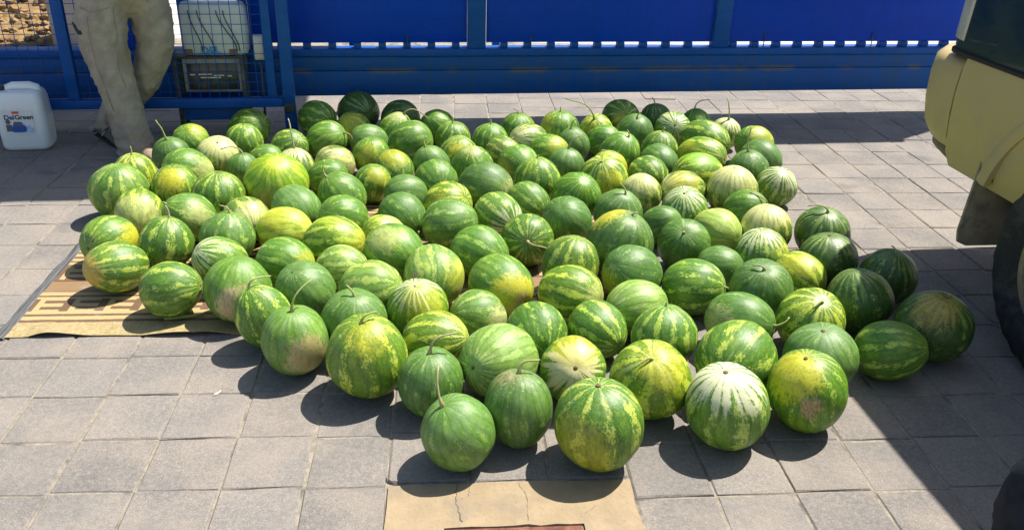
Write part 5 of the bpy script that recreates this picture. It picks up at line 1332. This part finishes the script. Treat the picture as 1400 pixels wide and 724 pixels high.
def shoe(o, loc, rz, pitch, mat, name='shoe'):
    bm = bmesh.new(); rings = []
    for x_, w, h, z0 in ((-.13, .028, .05, .006), (-.115, .038, .075, 0), (-.06, .042, .095, 0), (0, .044, .085, 0), (.06, .050, .062, 0), (.11, .046, .048, .003), (.145, .028, .034, .010)):
        rings.append([Vector((x_, w * math.cos(R(a)) * (1 if math.sin(R(a)) < .3 else .85), z0 + h * .5 + h * .5 * math.sin(R(a)))) for a in range(0, 360, 30)])
    add_loft(bm, rings)
    m = Matrix.Translation(Vector(loc) - o.location) @ Matrix.Rotation(rz, 4, 'Z') @ Matrix.Rotation(pitch, 4, 'Y')
    bmesh.ops.transform(bm, matrix=m, verts=bm.verts)
    s_ = link(name, bm_mesh(bm, 'shoe', True, 70), mat, o)
    bm = bmesh.new()
    rg = [[Vector((x_, y, z)) for x_, y in [(p[0], p[1]) for p in rrect(-.135, .15, -.047, .047, .045, 5)]] for z in (-.004, .014)]
    add_loft(bm, rg); bmesh.ops.transform(bm, matrix=m, verts=bm.verts)
    link('sole', bm_mesh(bm, 'sole', True, 40), M_UNDER, s_)
shoe(man, (-2.14, 4.675, .006), R(-35), 0, M_SHOE2)
shoe(man, (-2.44, 4.925, .022), R(-30), R(14), M_SHOE)

# person in navy crouching beside the car, only a knee reaches into view
p2 = empty('person', (1.46, 1.30, 0))
P2_SHIFT = Vector((-0.004, 0.03, 0))
tag(p2, 'person in dark navy clothes crouching at the lower right edge, knee showing', 'person')
K = [
 (1.52, 1.27, .34, .13, .12),
 (1.44, 1.38, .36, .085), (1.29, 1.46, .43, .07), (1.185, 1.49, .46, .052), (1.22, 1.47, .26, .046), (1.27, 1.45, .075, .036), (1.19, 1.50, .035, .03),
 (1.46, 1.14, .36, .085), (1.31, 1.08, .43, .07), (1.23, 1.05, .46, .052), (1.28, 1.06, .26, .046), (1.33, 1.07, .075, .036), (1.25, 1.03, .035, .03),
 (1.49, 1.27, .58, .12, .10), (1.40, 1.27, .80, .15, .11), (1.36, 1.27, .93, .06), (1.33, 1.27, 1.0, .05), (1.31, 1.27, 1.08, .075), (1.30, 1.27, 1.17, .078),
 (1.40, 1.46, .86, .055), (1.38, 1.50, .62, .042), (1.36, 1.36, .56, .033), (1.33, 1.29, .56, .034, .02),
 (1.40, 1.08, .86, .055), (1.38, 1.04, .62, .042), (1.36, 1.16, .56, .033), (1.33, 1.23, .56, .034, .02)]
link('body', skin('body2', local(K, p2), E_), M_SKIN, p2)
KT = [(1.53, 1.27, .36, .165, .15), (1.44, 1.38, .37, .115), (1.32, 1.445, .43, .105), (1.215, 1.490, .470, .098), (1.205, 1.480, .36, .090), (1.235, 1.468, .22, .08), (1.265, 1.455, .10, .08),
      (1.46, 1.14, .37, .115), (1.34, 1.095, .43, .105), (1.26, 1.06, .455, .088), (1.26, 1.06, .36, .085), (1.29, 1.062, .22, .08), (1.325, 1.068, .10, .08)]
km = skin('navy', local(KT, p2), [(0, 1), (1, 2), (2, 3), (3, 4), (4, 5), (5, 6), (0, 7), (7, 8), (8, 9), (9, 10), (10, 11), (11, 12)], 0, 3); wrinkle(km, .005, None, 2)
link('trousers', km, M_NAVY, p2)
KS = [(1.53, 1.27, .42, .165, .14), (1.49, 1.27, .60, .16, .13), (1.41, 1.27, .80, .18, .135), (1.37, 1.27, .90, .085), (1.40, 1.47, .85, .08), (1.38, 1.50, .64, .068), (1.365, 1.40, .58, .052), (1.40, 1.07, .85, .08), (1.38, 1.04, .64, .068), (1.365, 1.12, .58, .052)]
ks = skin('navy2', local(KS, p2), [(0, 1), (1, 2), (2, 3), (2, 4), (4, 5), (5, 6), (2, 7), (7, 8), (8, 9)], 1, 3); wrinkle(ks, .005, None, 5)
link('shirt', ks, M_NAVY, p2)
hand(p2, (1.33, 1.29, .56), (-.3, -.8, -.2), None, (0, 0, 1), M_SKIN, p2)
hand(p2, (1.33, 1.23, .56), (-.3, .8, -.2), None, (0, 0, 1), M_SKIN, p2)
head_parts(p2, Vector((1.30, 1.27, 1.13)) - p2.location, (-1, 0, 0), M_SKIN, M_HAIR)
bm = bmesh.new(); hc = Vector((1.305, 1.27, 1.11)) - p2.location
add_tube(bm, [hc + Vector((-.075, 0, .03)), hc + Vector((-.10, 0, -.01)), hc + Vector((-.085, 0, -.018))], [.007, .014, .010], 8)
link('nose', bm_mesh(bm, 'nose', True), M_SKIN, p2)
shoe(p2, (1.215, 1.48, .006), R(150), 0, M_SHOE)
shoe(p2, (1.28, 1.045, .006), R(205), 0, M_SHOE)

p2.location = p2.location + P2_SHIFT
